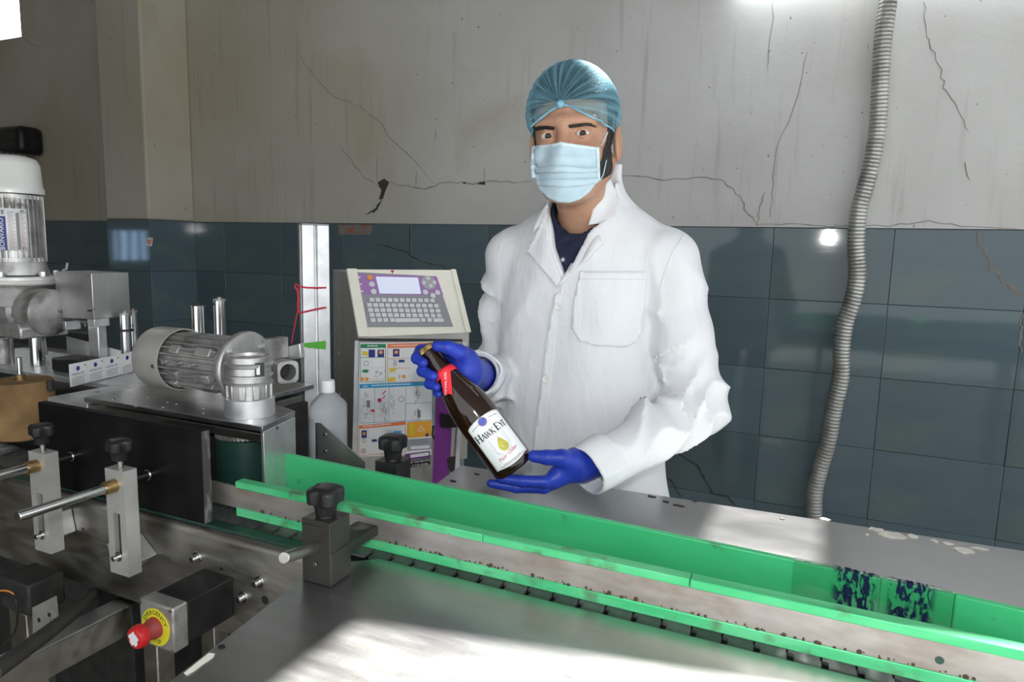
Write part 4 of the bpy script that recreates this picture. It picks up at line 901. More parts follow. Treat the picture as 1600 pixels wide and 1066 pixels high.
def ring_print(x, y, r, mat, wd=.8, fill=False):
    n = 18; mb = MB()
    if fill: mb.add([pf(x+r*math.cos(t), y+r*math.sin(t), .0055) for t in np.linspace(0, 6.2832, n+1)[:-1]], [tuple(range(n))])
    else:
        vs = [pf(x+rr*math.cos(t), y+rr*math.sin(t), .0054) for t in np.linspace(0, 6.2832, n+1)[:-1] for rr in (r, r-wd)]
        mb.add(vs, [(2*i, 2*((i+1) % n), 2*((i+1) % n)+1, 2*i+1) for i in range(n)])
    mb.build('printed_icon', MT[mat], sh, smooth=0)
for a_ in ((594, 550, 3, 'orangekey', 0, 1), (618, 550, 3, 'orangekey', 0, 1), (571, 567.5, 4, 'pline'), (565, 592, 3, 'orangekey', 0, 1), (572, 592, 3, 'orangekey', 0, 1), (630, 588, 3, 'orangekey', 0, 1), (616, 565, 2.6, 'pline'), (616, 569, 2.4, 'pline'), (568, 677, 2.4, 'orangekey', 0, 1), (568, 688, 3, 'pline'), (567, 704, 4, 'pline'), (567, 704, 2, 'pline'), (626, 623, 4.5, 'pline'), (571, 640, 7, 'pline', .6), (595, 636, 4, 'pline', .6), (600, 641, 4, 'pline', .6), (572, 618, 2.5, 'pline', .6), (612, 633, 3, 'pline', .6), (652, 615, 3, 'pline', .6), (651, 609, 2, 'pline', .6), (666, 679, 2.6, 'pnavy', 0, 1)): ring_print(*a_)
rs = np.random.RandomState(2); mb = MB()
def ln(x0, y0, x1, y1, wd=.55):
    dx, dy = x1-x0, y1-y0; l_ = math.hypot(dx, dy) or 1; ox, oy = -dy/l_*wd/2, dx/l_*wd/2
    mb.add([pf(x0+ox, y0+oy, .0055), pf(x1+ox, y1+oy, .0055), pf(x1-ox, y1-oy, .0055), pf(x0-ox, y0-oy, .0055)], [(0, 1, 2, 3)])
for (cx_, cy_, w_, h_, n) in ((572, 632, 16, 42, 26), (597, 640, 18, 36, 30), (613, 630, 5, 40, 14), (650, 613, 8, 34, 18), (650, 647, 12, 24, 20), (588, 583, 16, 10, 12), (660, 556, 20, 18, 14), (664, 585, 14, 20, 12), (625, 585, 8, 14, 8)):
    for k in range(n):
        x0, y0 = cx_+rs.uniform(-.5, .5)*w_, cy_+rs.uniform(-.5, .5)*h_; t = rs.choice([1.5, 1.35, .1, 1.75, 2.2]); l_ = rs.uniform(2, 7); x1, y1 = x0+l_*math.cos(t), y0+l_*math.sin(t)
        if abs(x1-cx_) < w_*.55 and abs(y1-cy_) < h_*.55: ln(x0, y0, x1, y1, .5)
for y in (672, 674.5, 677): ln(600, y, 618-(y-672), y-1.3, .5)
for y in (688, 690.5, 693): ln(640, y, 668, y-1.8, .6)
mb.build('printed_drawing', MT['pline'], sh, smooth=0)['kind'] = 'stuff'
mb = MB()
for x0, x1, y, sl in ((573, 589, 540.3, -.01), (610, 655, 540, -.025), (580, 641, 602, -.04), (566, 610, 666, -.09)):
    x = x0
    while x < x1: w_ = rs.uniform(2, 5); yy = y+sl*(x-x0); ln(x, yy, min(x+w_, x1), yy+sl*w_, 1.5); x += w_+1
for a_ in (((657, 664), (652, 673)), ((657, 664), (662.5, 672)), ((652, 673), (662.5, 672)), ((657, 667), (657, 670))): ln(*a_[0], *a_[1], .8)
mb.build('printed_lettering', MT['pwhite'], sh, smooth=0)['kind'] = 'stuff'
def pt_(x, y, s, sl): return lambda u, v: pf(x+u*s, y-v*s+sl*u*s, .0056)
put_text('on', 1, pt_(570, 603, 7.5, -.04), 'printed_lettering', MT['pwhite'], sh); put_text('on', 1, pt_(620, 676, 5.5, -.05), 'printed_lettering', MT['pwhite'], sh)
l2 = slab([(632, 709), (671, 704), (671, 714), (632, 719)], .004, .0046, pf, 'small_label', MT['ppurple'], dr); slab([(640, 710), (669, 706), (669, 711), (640, 715)], .0047, .005, pf, 'label_field', MT['pwhite'], l2)
l3 = slab([(636, 721), (671, 715), (671, 725), (636, 731)], .004, .0046, pf, 'small_label', MT['pblack'], dr)
put_text('OF THE PRINTER', 1, lambda u, v: pf(655+u*4.2, 720.5-v*4.2-.15*u*4.2, .0050), 'label_lettering', MT['pwhite'], l3)
put_text('IT FOR MORE', 1, lambda u, v: pf(655+u*4.2, 726-v*4.2-.15*u*4.2, .0050), 'label_lettering', MT['pwhite'], l3)
for u_, v_ in ((.02, .03), (.02, .22), (.02, .4)):
    p = L0+B_*.19+Vector((0, 0, zcb-.05-v_*.6)); mb = MB(); mb.cyl(p+E_*.001, p-E_*.002, .0025, n=10); mb.build('side_screw', MT['rod'], prn)
mb = MB()
for a_ in (.02, PW-.02):
    for b_ in (.03, PD-.03):
        p = L0+E_*a_+B_*b_; mb = MB(); mb.box((p.x-.015, p.y-.015, 0), (p.x+.015, p.y+.015, zbot)); mb.build('stand_leg', MT['barealu'], prn, bevel=.002)

# ------------------------------------------------------------------ aluminium profile post, string, tape
PO = Vector((-.878*1.25, 1.25, 0)); pw, pd = .0623, .04; ztop = atY(487, 349, 1.25).z
ap = thing('profile_post', 'tall silver aluminium profile post standing beside the coder', 'post', PO+E_*pw/2)
prof = [(0, 0), (pw*.44, 0), (pw*.44, .005), (pw*.47, .008), (pw*.53, .008), (pw*.56, .005), (pw*.56, 0), (pw, 0), (pw, pd), (0, pd), (0, pd*.6), (.004, pd*.55), (.004, pd*.45), (0, pd*.4)]
mb = MB(); mb.prism([PO+E_*u+B_*v for u, v in prof], (0, 0, ztop-.003)); mb.build('profile', MT['barealu'], ap, bevel=.0012)
mb = MB(); mb.prism([PO+E_*u+B_*v+Vector((0, 0, ztop-.003)) for u, v in ((0, 0), (pw, 0), (pw, pd), (0, pd))], (0, 0, .003)); mb.build('end_cap', MT['greypanel'], ap, bevel=.001)
def pfp(x, y, off=.002):
    d = Vector(ray(x, y)); t = (PO-Vector(CAM)).dot(NF)/d.dot(NF); return Vector(CAM)+d*t+NF*off
rs_ = [pfp(*q) for q in ((509.5, 449.5), (495, 450), (478, 449.5), (466, 447), (462, 443), (460, 449), (464, 452), (466, 455))]
rs2 = [pfp(*q) for q in ((509.5, 480.5), (495, 483), (478, 487), (467, 489), (465, 484), (466, 470), (465, 455), (463, 449))]
rs3 = [pfp(*q) for q in ((465, 485), (463, 495), (460, 510), (456, 530), (455, 536))]
st_ = thing('red_string', 'red string tied round the aluminium post', 'string', pfp(465, 450))
for p_, r_ in ((rs_, .0021), (rs2, .0022), (rs3, .0016)): mb = MB(); mb.tube(p_, r_, 7); mb.build('strand', MT['redstring'], st_)
mb = MB(); mb.tube([pfp(464, 452, .004), pfp(466, 462, .004), pfp(465, 475, .004), pfp(466, 488, .004)], .0026, 7); mb.build('strand', MT['redstring'], st_)
mb = MB(); mb.prism([pfp(469, 539.5, .001), pfp(476, 536, .001), pfp(509, 532.5, .001), pfp(509, 546, .001), pfp(480, 543.5, .001)], NF*.0008)
gt = mb.build('green_tape', MT['greentape'], None, smooth=0); tag(gt, 'bright green tape stretched across the aluminium post', 'tape')
# ------------------------------------------------------------------ jug of fluid in a steel holder
JY = 1.13; jc = atY(513, 660, JY); jw = .0385
jug = thing('plastic_jug', 'translucent white square plastic bottle with white cap, half full', 'bottle', (jc.x, JY, .93))
zs_, zn, zc0, zc1 = [atY(513, y, JY).z for y in (633, 613, 611, 594)]
def sqring(z_, r, k): return [Vector((jc.x, JY, z_))+Vector((*sq(r, 2*math.pi*i/40, k), 0)) for i in range(40)]
def sqloft(rings, name, mat, par, rot=.64):
    mb = MB(); Rz = Matrix.Rotation(rot, 3, 'Z'); c0 = Vector((jc.x, JY, 0)); vs = []
    for z_, r, k in rings: vs += [c0+Rz @ (p-c0) for p in sqring(z_, r, k)]
    n = 40; m_ = len(rings); fs = [(j*n+i, j*n+(i+1) % n, (j+1)*n+(i+1) % n, (j+1)*n+i) for j in range(m_-1) for i in range(n)]+[tuple(range(n-1, -1, -1)), tuple(range((m_-1)*n, m_*n))]
    mb.add(vs, fs); return mb.build(name, mat, par, smooth=40)
sqloft([(.93, jw*.9, 6), (.934, jw, 6), (zs_-.004, jw, 6), (zs_+.003, jw*.93, 5), (zn-.003, jw*.46, 2.3), (zn, .0135, 2), (zn+.004, .013, 2)], 'jug_body', MT['jug'], jug)
sqloft([(.9305, jw*.88, 6), (.935, jw*.97, 6), (atY(513, 664, JY).z, jw*.97, 6)], 'fluid', MT['liquid'], jug)
sqloft([(zc0-.002, .0142, 2), (zc0, .0147, 2), (zc1-.002, .0140, 2), (zc1, .0128, 2)], 'cap', MT['jugcap'], jug)
hol = thing('jug_holder', 'bent sheet steel holder carrying the white plastic bottle', 'holder', (jc.x, JY, .92))
HP = [atY(x, y, JY-.045) for x, y in ((493, 661), (500, 661), (570, 722), (570, 760), (493, 760))]
mb = MB(); mb.prism(HP, (0, .002, 0)); mb.build('front_plate', MT['sheet'], hol, smooth=0)
h0, h1 = HP[0], HP[4]; mb = MB(); b2 = atY(477, 646, JY+.02); mb.prism([h0, Vector((h0.x, h0.y, h1.z)), Vector((b2.x, JY+.03, h1.z)), Vector((b2.x, JY+.03, b2.z+.004))], (.002, 0, 0)); mb.build('side_plate', MT['sheet'], hol, smooth=0)
mb = MB(); mb.box((jc.x-.06, JY-.043, h1.z-.002), (jc.x+.06, JY+.045, h1.z)); mb.box((jc.x-.045, JY-.03, h1.z), (jc.x+.045, JY+.04, .9295)); mb.build('base_plate', MT['sheet'], hol, smooth=0)
mb = MB(); mb.box((jc.x-.012, JY-.012, 0), (jc.x+.012, JY+.012, h1.z-.002)); mb.build('holder_leg', MT['darksteel'], hol, smooth=0)
for x, y in ((508, 679), (508, 705)): p = atY(x, y, JY-.0455); mb = MB(); mb.cyl(p, p+Vector((0, -.002, 0)), .0026, n=10); mb.build('rivet', MT['rod'], hol)

# ------------------------------------------------------------------ emergency stop
es = thing('emergency_stop', 'red mushroom emergency stop button on yellow ring in a grey box', 'switch', (-.8825, .74, .77))
mb = MB(); mb.box((-.919, .670, .771), (-.846, .697, .8435)); cv = mb.build('box_cover', MT['alu'], es, bevel=.003)
mb = MB(); mb.box((-.917, .697, .773), (-.848, .7865, .8415)); mb.build('box_body', MT['black'], es, bevel=.003)
ec = Vector((-.8835, .670, .8055))
mb = MB(); mb.cyl(ec, ec+Vector((0, -.0012, 0)), .0295, n=44); yr = mb.build('warning_ring', MT['yellow'], es, smooth=30)
def arc_text(txt, size, r, a_c, out=True):
    v, f = text_mesh(txt, size); mb = MB(); vs = []
    for p in v:
        if out: t = a_c-p[0]/r; rr = r+p[1]
        else: t = a_c+p[0]/r; rr = r-p[1]
        vs.append(ec+Vector((rr*math.cos(t), -.0016, rr*math.sin(t))))
    mb.add(vs, f); mb.build('ring_lettering', MT['pblack'], yr, smooth=0)
arc_text('EMERGENCY', .0105, .0235, math.pi/2); arc_text('STOP', .0105, .0235, -math.pi/2, False)
mb = MB(); mb.lathe(ec, (0, -1, 0), [(.001, .0165), (.008, .016), (.010, .0145), (.022, .0125)], n=36); mb.build('button_stem', MT['redfade'], es)
mb = MB(); mb.lathe(ec+Vector((0, -.020, 0)), (0, -1, 0), [(0, .011), (.002, .0165), (.006, .0178), (.012, .0175), (.016, .0155), (.0175, .012), (.0175, 0)], n=40); bt = mb.build('mushroom_button', MT['redplastic'], es, label='red mushroom push button')
mb = MB(); n = 60; mb.add([ec+Vector((.0095*(1+.12*math.sin(5*t)+.08*math.sin(9*t))*math.cos(t), -.0378, .0105*(1+.12*math.sin(5*t)+.08*math.sin(9*t))*math.sin(t))) for t in np.linspace(0, 6.2832, n+1)[:-1]], [tuple(range(n))]); mb.build('worn_sticker', MT['pwhite'], bt, smooth=0)
for dx in (-.032, .032):
    for dz in (-.032, .032): p = ec+Vector((dx+.001, 0, dz+.0015)); mb = MB(); mb.cyl(p, p+Vector((0, -.0012, 0)), .003, n=12); mb.build('cover_screw', MT['darksteel'], es)

# ------------------------------------------------------------------ framework under the conveyor
cq = atY(202, 946, .786); cz = cq.z
ch = thing('channel_arm', 'dark steel channel arm reaching forward below the conveyor', 'beam', (cq.x-.02, .6, cz-.05))
mb = MB(); mb.box((cq.x-.042, .20, cz-.003), (cq.x, .784, cz)); mb.build('top_flange', MT['sheet'], ch, bevel=.0008)
mb = MB(); mb.box((cq.x-.003, .20, cz-.055), (cq.x, .784, cz-.003)); mb.build('web', MT['darksteel'], ch)
mb = MB(); mb.box((cq.x-.042, .20, cz-.055), (cq.x-.003, .784, cz-.052)); mb.build('bottom_flange', MT['darksteel'], ch)
mb = MB(); mb.box((cq.x-.04, .60, 0), (cq.x-.002, .64, cz-.055)); mb.build('leg', MT['darksteel'], ch)
sp_ = thing('sensor_post', 'dark square post with a two-hole bracket under the conveyor', 'post', (-1.28, .78, 0))
a_, b_ = atY(36, 893, .74), atY(82, 940, .74)
mb = MB(); mb.box((a_.x, .71, 0), (b_.x-.03, .755, b_.z-.02)); mb.build('post_tube', MT['darksteel'], sp_, bevel=.002)
mb = MB(); mb.box((a_.x-.004, .70, b_.z-.012), (b_.x, .765, a_.z+.008)); mb.build('post_head', MT['rubber'], sp_, bevel=.004)
q = [atY(x, y, .70) for x, y in ((50, 950), (86, 932), (90, 975), (52, 1000))]; mb = MB(); mb.prism(q, (0, .003, 0)); bk_ = mb.build('bracket', MT['castgrey'], sp_, smooth=0)
for x, y in ((61, 969), (77, 961)): p = atY(x, y, .6995); mb = MB(); mb.cyl(p, p+Vector((0, -.0006, 0)), .004, n=14); mb.build('bolt_hole', MT['slatdark'], bk_)
def cable(px, r, name, label, mat, n=10):
    P_ = [atY(x, y, Y) for x, y, Y in px]; out = []
    for i in range(len(P_)-1):
        p0, p1, p2, p3 = P_[max(i-1, 0)], P_[i], P_[i+1], P_[min(i+2, len(P_)-1)]
        for k in range(6):
            t = k/6; out.append(.5*((2*p1)+(p2-p0)*t+(2*p0-5*p1+4*p2-p3)*t*t+(3*p1-p0-3*p2+p3)*t**3))
    out.append(P_[-1]); mb = MB(); mb.tube(out, r, n); o = mb.build(name, MT[mat], None, smooth=60); tag(o, label, 'cable'); return o
cable([(150, 925, .80), (136, 938, .74), (118, 955, .66), (80, 985, .55), (35, 1018, .47), (-12, 1052, .42)], .0105, 'black_cable', 'thick black cable sloping over the channel arm', 'rubber', 12)
cable([(-15, 926, .70), (5, 923, .70), (18, 926, .70), (30, 933, .705), (36, 940, .71)], .0022, 'orange_wire', 'thin orange wire looping at the left edge below the conveyor', 'orangekey', 6)
cable([(-15, 931, .69), (8, 927, .69), (22, 934, .69), (27, 950, .69), (24, 985, .69), (5, 1010, .69)], .0018, 'dark_wire', 'thin dark wire hanging at the left edge below the conveyor', 'rubber', 6)

# ------------------------------------------------------------------ flexible conduit on the wall
cpts = [(1393, -60), (1388, 0), (1380, 60), (1376, 120), (1373, 180), (1366, 235), (1353, 290), (1342, 330), (1338, 380), (1340, 430), (1333, 470), (1321, 505), (1315, 550), (1314, 590), (1303, 640), (1294, 690), (1281, 735), (1273, 770), (1272, 810), (1270, 860), (1270, 900)]
P_ = [atY(x, y, WY-.05) for x, y in cpts]; dense = []
for i in range(len(P_)-1):
    p0, p1, p2, p3 = P_[max(i-1, 0)], P_[i], P_[i+1], P_[min(i+2, len(P_)-1)]
    for k in range(60):
        t = k/60; dense.append(.5*((2*p1)+(p2-p0)*t+(2*p0-5*p1+4*p2-p3)*t*t+(3*p1-p0-3*p2+p3)*t**3))
acc = [0]
for i in range(1, len(dense)): acc.append(acc[-1]+(dense[i]-dense[i-1]).length)
pit = .0145; nstep = int(acc[-1]/(pit/4)); pts = []; rr = []; j = 0
for s in range(nstep):
    d_ = s*pit/4
    while j < len(acc)-2 and acc[j+1] < d_: j += 1
    t = (d_-acc[j])/max(1e-9, acc[j+1]-acc[j]); pts.append(dense[j].lerp(dense[j+1], min(1, t))); rr.append((.0322, .0316, .0258, .0316)[s % 4])
mb = MB(); mb.tube(pts, rr, 18); cdt = mb.build('flexible_conduit', MT['galv'], None, smooth=25); tag(cdt, 'grey corrugated flexible metal conduit hanging down the wall', 'conduit')
# dark box high on the wall at the left edge
a_, b_ = atY(33, 195, 2.95), atY(33, 240, 2.95)
fbx = thing('wall_box', 'black rounded box on the grey wall above the white motor', 'box', (a_.x-.25, 3.0, b_.z))
mb = MB(); mb.box((a_.x-.6, 2.93, b_.z), (a_.x, 3.099, a_.z)); mb.build('casing', MT['black'], fbx, bevel=.04, seg=4)
mb = MB(); mb.box((a_.x-.62, 2.925, (a_.z+b_.z)/2-.003), (a_.x-.02, 2.93, (a_.z+b_.z)/2+.003)); mb.build('casing_seam', MT['rubber'], fbx)
# ------------------------------------------------------------------ signed-distance modelling for the figure
def v3(p): return np.array(p, np.float32)
def length(q): return np.sqrt((q*q).sum(-1))
def sd_cone(P, a, b, ra, rb):           # tapered capsule
    a, b = v3(a), v3(b); ab = b-a; t = np.clip(((P-a)@ab)/(ab@ab), 0, 1)
    return length(P-a-t[..., None]*ab)-(ra+(rb-ra)*t)
def sd_chain(P, pts, rs, k=.0):
    d = None
    for i in range(len(pts)-1):
        q = sd_cone(P, pts[i], pts[i+1], rs[i], rs[i+1]); d = q if d is None else (smin(d, q, k) if k else np.minimum(d, q))
    return d
def sd_ell(P, c, r, R=None):
    q = P-v3(c)
    if R is not None: q = q@np.array(R, np.float32)
    r = v3(r); k0 = length(q/r); k1 = length(q/(r*r)); return k0*(k0-1)/np.maximum(k1, 1e-6)
def smin(a, b, k): h = np.clip(.5+.5*(b-a)/k, 0, 1); return b*(1-h)+a*h-k*h*(1-h)
def smax(a, b, k): return -smin(-a, -b, k)
def grid(lo, hi, h):
    n = [int(math.ceil((hi[i]-lo[i])/h))+1 for i in range(3)]
    ax = [lo[i]+h*np.arange(n[i], dtype=np.float32) for i in range(3)]
    return np.stack(np.meshgrid(*ax, indexing='ij'), -1).astype(np.float32)
def surface_nets(F, lo, h):
    S = F < 0; nx, ny, nz = F.shape
    cnt = np.zeros((nx-1, ny-1, nz-1), np.float32); acc = np.zeros((nx-1, ny-1, nz-1, 3), np.float32)
    cor = [(i, j, k) for i in (0, 1) for j in (0, 1) for k in (0, 1)]
    def sl(c): return tuple(slice(c[d], F.shape[d]-1+c[d]) for d in range(3))
    for c in cor:
        for d in range(3):
            if c[d]: continue
            e = list(c); e[d] = 1; e = tuple(e)
            f0, f1 = F[sl(c)], F[sl(e)]; m = (f0 < 0) != (f1 < 0)
            t = np.where(m, f0/np.where(m, f0-f1, 1), 0)
            cnt += m
            for q in range(3): acc[..., q] += m*(c[q]+(t if q == d else 0))
    act = cnt > 0; idx = -np.ones(act.shape, np.int64); idx[act] = np.arange(act.sum())
    ij = np.argwhere(act); V = (ij+acc[act]/cnt[act][:, None])*h+np.array(lo)
    quads = []
    for d in range(3):
        a, b = (d+1) % 3, (d+2) % 3
        s0 = [slice(None)]*3; s1 = [slice(None)]*3; s0[d] = slice(0, -1); s1[d] = slice(1, None)
        m = S[tuple(s0)] != S[tuple(s1)]; pos = S[tuple(s0)] & m
        e = np.argwhere(m)
        e = e[(e[:, a] > 0) & (e[:, b] > 0) & (e[:, a] < F.shape[a]-1) & (e[:, b] < F.shape[b]-1)]
        def at(da, db): q = e.copy(); q[:, a] -= da; q[:, b] -= db; return idx[q[:, 0], q[:, 1], q[:, 2]]
        Q = np.stack([at(1, 1), at(0, 1), at(0, 0), at(1, 0)], 1); fl = ~pos[e[:, 0], e[:, 1], e[:, 2]]
        Q[fl] = Q[fl][:, ::-1]; quads.append(Q)
    Q = np.concatenate(quads); Q = Q[(Q >= 0).all(1)]; return V, Q
def field(fn, lo, hi, h):               # coarse pass, then exact values only near the surface
    P = grid(lo, hi, h); k = 4; sh = P.shape[:3]
    Pc = grid(lo, [lo[i]+(sh[i]-1)*h+k*h for i in range(3)], k*h); Fc = fn(Pc)
    ii = [np.minimum((np.arange(n_)+k//2)//k, Fc.shape[d]-1) for d, n_ in enumerate(sh)]
    F = Fc[np.ix_(*ii)].astype(np.float32); m = np.abs(F) < max(8*h, .022); F[m] = fn(P[m]); return F
def sdf_mesh(fn, lo, hi, h, name, mat, parent, label=None, smooth_it=1, extra=None):
    V, Q = surface_nets(field(fn, lo, hi, h), lo, h)
    if extra:
        V2, Q2 = surface_nets(field(fn, *extra), extra[0], extra[2]); Q = np.concatenate([Q, Q2+len(V)]); V = np.concatenate([V, V2])
    off = np.array(WL[parent.name]); me = bpy.data.meshes.new(name)
    me.vertices.add(len(V)); me.vertices.foreach_set('co', (V-off).astype(np.float32).ravel())
    me.loops.add(Q.size); me.loops.foreach_set('vertex_index', Q.ravel().astype(np.int32))
    me.polygons.add(len(Q)); me.polygons.foreach_set('loop_start', np.arange(0, Q.size, 4, dtype=np.int32))
    me.update(calc_edges=True); me.validate()
    bm = bmesh.new(); bm.from_mesh(me)
    for _ in range(smooth_it): bmesh.ops.smooth_vert(bm, verts=bm.verts, factor=.5, use_axis_x=True, use_axis_y=True, use_axis_z=True)
    bm.to_mesh(me); bm.free(); me.shade_smooth()
    return link(name, me, mat, parent, label)
def bvh_of(*obs):
    v = []; f = []
    for o in obs:
        b = len(v); w_ = WL[o.name]; v += [p.co+w_ for p in o.data.vertices]; f += [[b+i for i in p.vertices] for p in o.data.polygons]
    return BVHTree.FromPolygons(v, f)
def drape(poly_px, bvh, off, step, name, mat, parent, thick=.002, offfn=None, label=None, sm=3, clamp=False):
    """cloth piece: outline as seen in the photograph, laid on the real surface behind it"""
    out = []; n = len(poly_px)
    for i in range(n):
        a, b = Vector(poly_px[i]), Vector(poly_px[(i+1) % n]); m_ = max(1, int((b-a).length/step))
        out += [a.lerp(b, k/m_) for k in range(m_)]
    nb = len(out); x0, x1 = min(p.x for p in out), max(p.x for p in out); y0, y1 = min(p.y for p in out), max(p.y for p in out); ins = []
    y = y0+step*.5
    while y < y1:
        x = x0+step*.5
        while x < x1:
            q = Vector((x, y))
            if inside(q, out) and min((q-p).length for p in out) > step*.55: ins.append(q)
            x += step
        y += step
    r_ = delaunay_2d_cdt(out+ins, [(i, (i+1) % nb) for i in range(nb)], [], 1, 1e-4)
    V2 = r_[0]; fs = [f for f in r_[2] if inside(sum((V2[i] for i in f), Vector((0, 0)))/3, out)]
    vs = []; dist = []
    for p in V2:
        d = Vector(ray(p.x, p.y)).normalized(); h = bvh.ray_cast(Vector(CAM), d); dist.append(h[3] if h[0] is not None else None)
    known = [(V2[i], dist[i]) for i in range(len(V2)) if dist[i] is not None]
    for i in range(len(V2)):
        if dist[i] is None: dist[i] = min(known, key=lambda q: (q[0]-V2[i]).length)[1]
    hit0 = list(dist); nb_ = [set() for _ in V2]
    for f in fs:
        for i in f: nb_[i].update(f)
    for _ in range(sm): dist = [sum(dist[j] for j in nb_[i])/len(nb_[i]) if nb_[i] else dist[i] for i in range(len(V2))]
    if clamp: dist = [min(a, b) for a, b in zip(dist, hit0)]
    for i, p in enumerate(V2):
        o_ = off+(offfn(p.x, p.y) if offfn else 0)
        vs.append(Vector(CAM)+Vector(ray(p.x, p.y)).normalized()*(dist[i]-o_))
    mb = MB(); mb.add(vs, fs); o = mb.build(name, mat, parent, smooth=50, label=label)
    if thick: s = o.modifiers.new('s', 'SOLIDIFY'); s.thickness = thick; s.offset = -1
    return o
# materials of the figure
SKIN = M('skin', (.40, .22, .145), .5, 0, (.46, .26, .17), 30, sss=.12, bump=.05, bscale=300, bdist=.001)
COAT = M('white_cotton', (.665, .68, .71), .85, 0, (.695, .71, .74), 6, bump=.75, bscale=13, bdist=.016, bstretch=(1, 1, .45), detail=4, spec=.15)
NAVY = M('navy_pique', (.012, .016, .035), .8, 0, (.02, .025, .05), 60, spec=.2)
TROUS = M('dark_trousers', (.03, .032, .04), .85)
SHOE = M('black_shoe', (.015, .015, .015), .4)
GLOVE = M('blue_nitrile', (.014, .035, .34), .42, 0, (.02, .05, .42), 25, bump=.45, bscale=55, bdist=.003, bstretch=(1, 1, 1), spec=.4)
HAIR = M('black_hair', (.010, .009, .008), .5, 0, (.02, .018, .016), 80, bump=.5, bscale=200)
MASK = M('mask_fabric', (.43, .56, .635), .75, 0, (.46, .60, .675), 8, spec=.2, sss=.05)
MASKW = M('mask_edge', (.56, .68, .75), .75)
EYEW = M('eye_white', (.62, .60, .58), .18); IRIS = M('iris', (.012, .008, .006), .08)
BUT = M('coat_button', (.70, .70, .69), .35); SEAM = M('coat_seam', (.62, .63, .66), .9)

PX_, PY_ = -.465, 1.42
per = thing('person', 'person in white lab coat, blue hair net, mask and blue gloves holding a bottle', 'person', (PX_, PY_, 0))
# head frame
HF = Vector((.125, -.99, -.03)).normalized(); HR = Vector((HF.y*-1, HF.x, 0)).normalized(); HR = (HR+Vector((0, 0, .055))).normalized(); HU = HF.cross(HR).normalized()
EYES = (atY(853, 212.5, 1.205)+atY(911, 208, 1.212))/2
HC = EYES-HF*.083
def hl(x, y, z): return HC+HR*x+HF*y+HU*z      # right, forward, up
HB = np.array([list(HR), list(HF), list(HU)], np.float32).T
def headlocal(P): return (P-v3(HC))@HB
eyes_l = [Vector((-.0325, .0745, .0)), Vector((.0325, .0745, .0))]
def head_sdf(P):
    q = headlocal(P)
    d = sd_ell(q, (0, -.012, .042), (.0765, .098, .094))
    d = smin(d, sd_ell(q, (0, .024, -.03), (.063, .070, .088)), .03)
    d = smin(d, sd_ell(q, (0, .060, -.098), (.030, .028, .022)), .035)
    for s in (-1, 1):
        d = smin(d, sd_cone(q, (s*.058, -.01, -.05), (s*.036, .045, -.093), .018, .014), .03)
        d = smin(d, sd_ell(q, (s*.043, .068, -.035), (.022, .020, .020)), .02)
        d = smin(d, sd_cone(q, (s*.008, .090, .022), (s*.050, .070, .024), .009, .009), .014)
        d = smax(d, -sd_ell(q, (s*.033, .100, -.002), (.019, .018, .0125)), .014)
    d = smin(d, sd_cone(q, (0, .088, .012), (0, .107, -.034), .008, .0125), .012)
    for s in (-1, 1): d = smin(d, sd_ell(q, (s*.012, .098, -.038), (.008, .010, .008)), .008)
    d = smin(d, sd_ell(q, (0, .086, -.07), (.024, .012, .014)), .015)
    for e in eyes_l:                       # lids round an almond opening
        r = q-v3(e); lid = length(r)-.0142
        xx = r[..., 0]/.0138; up_ = .0040*(1-xx*xx); lo_ = -.0042*(1-xx*xx)
        op = np.maximum(r[..., 2]-up_, lo_-r[..., 2]); op = np.maximum(op, -(r[..., 1]-.002))
        d = smin(d, lid, .004); d = smax(d, -op, .0012)
    for s in (-1, 1):                      # ears
        er = sd_ell(q, (s*.0835, -.010, -.012), (.0085, .020, .034)); er = smax(er, -sd_ell(q, (s*.0925, -.006, -.008), (.008, .011, .021)), .006)
        d = smin(d, er, .006)
    return d
SHR, SHL = Vector((-.645, 1.41, 1.368)), Vector((-.287, 1.40, 1.372))
ELR, ELL = Vector((-.675, 1.42, 1.075)), Vector((-.212, 1.375, 1.085))
WRR, WRL = Vector((-.605, 1.175, 1.145)), Vector((-.345, 1.150, 1.005))
NECKB = Vector((-.461, 1.395, 1.44))
def body_sdf(P):
    d = head_sdf(P)
    d = smin(d, sd_cone(P, hl(0, -.018, -.07), NECKB, .052, .053), .03)
    d = smin(d, sd_chain(P, [NECKB, (PX_, 1.42, 1.25), (PX_, 1.42, .98)], [.05, .10, .10]), .03)
    for s, e, w_ in ((SHR, ELR, WRR), (SHL, ELL, WRL)): d = smin(d, sd_chain(P, [NECKB, s, e, e.lerp(w_, .85)], [.045, .042, .034, .020]), .02)
    for s in (-1, 1): d = smin(d, sd_chain(P, [(PX_+s*.09, 1.42, .92), (PX_+s*.10, 1.41, .5), (PX_+s*.10, 1.43, .1), (PX_+s*.10, 1.36, .05)], [.085, .058, .042, .03]), .03)
    return d

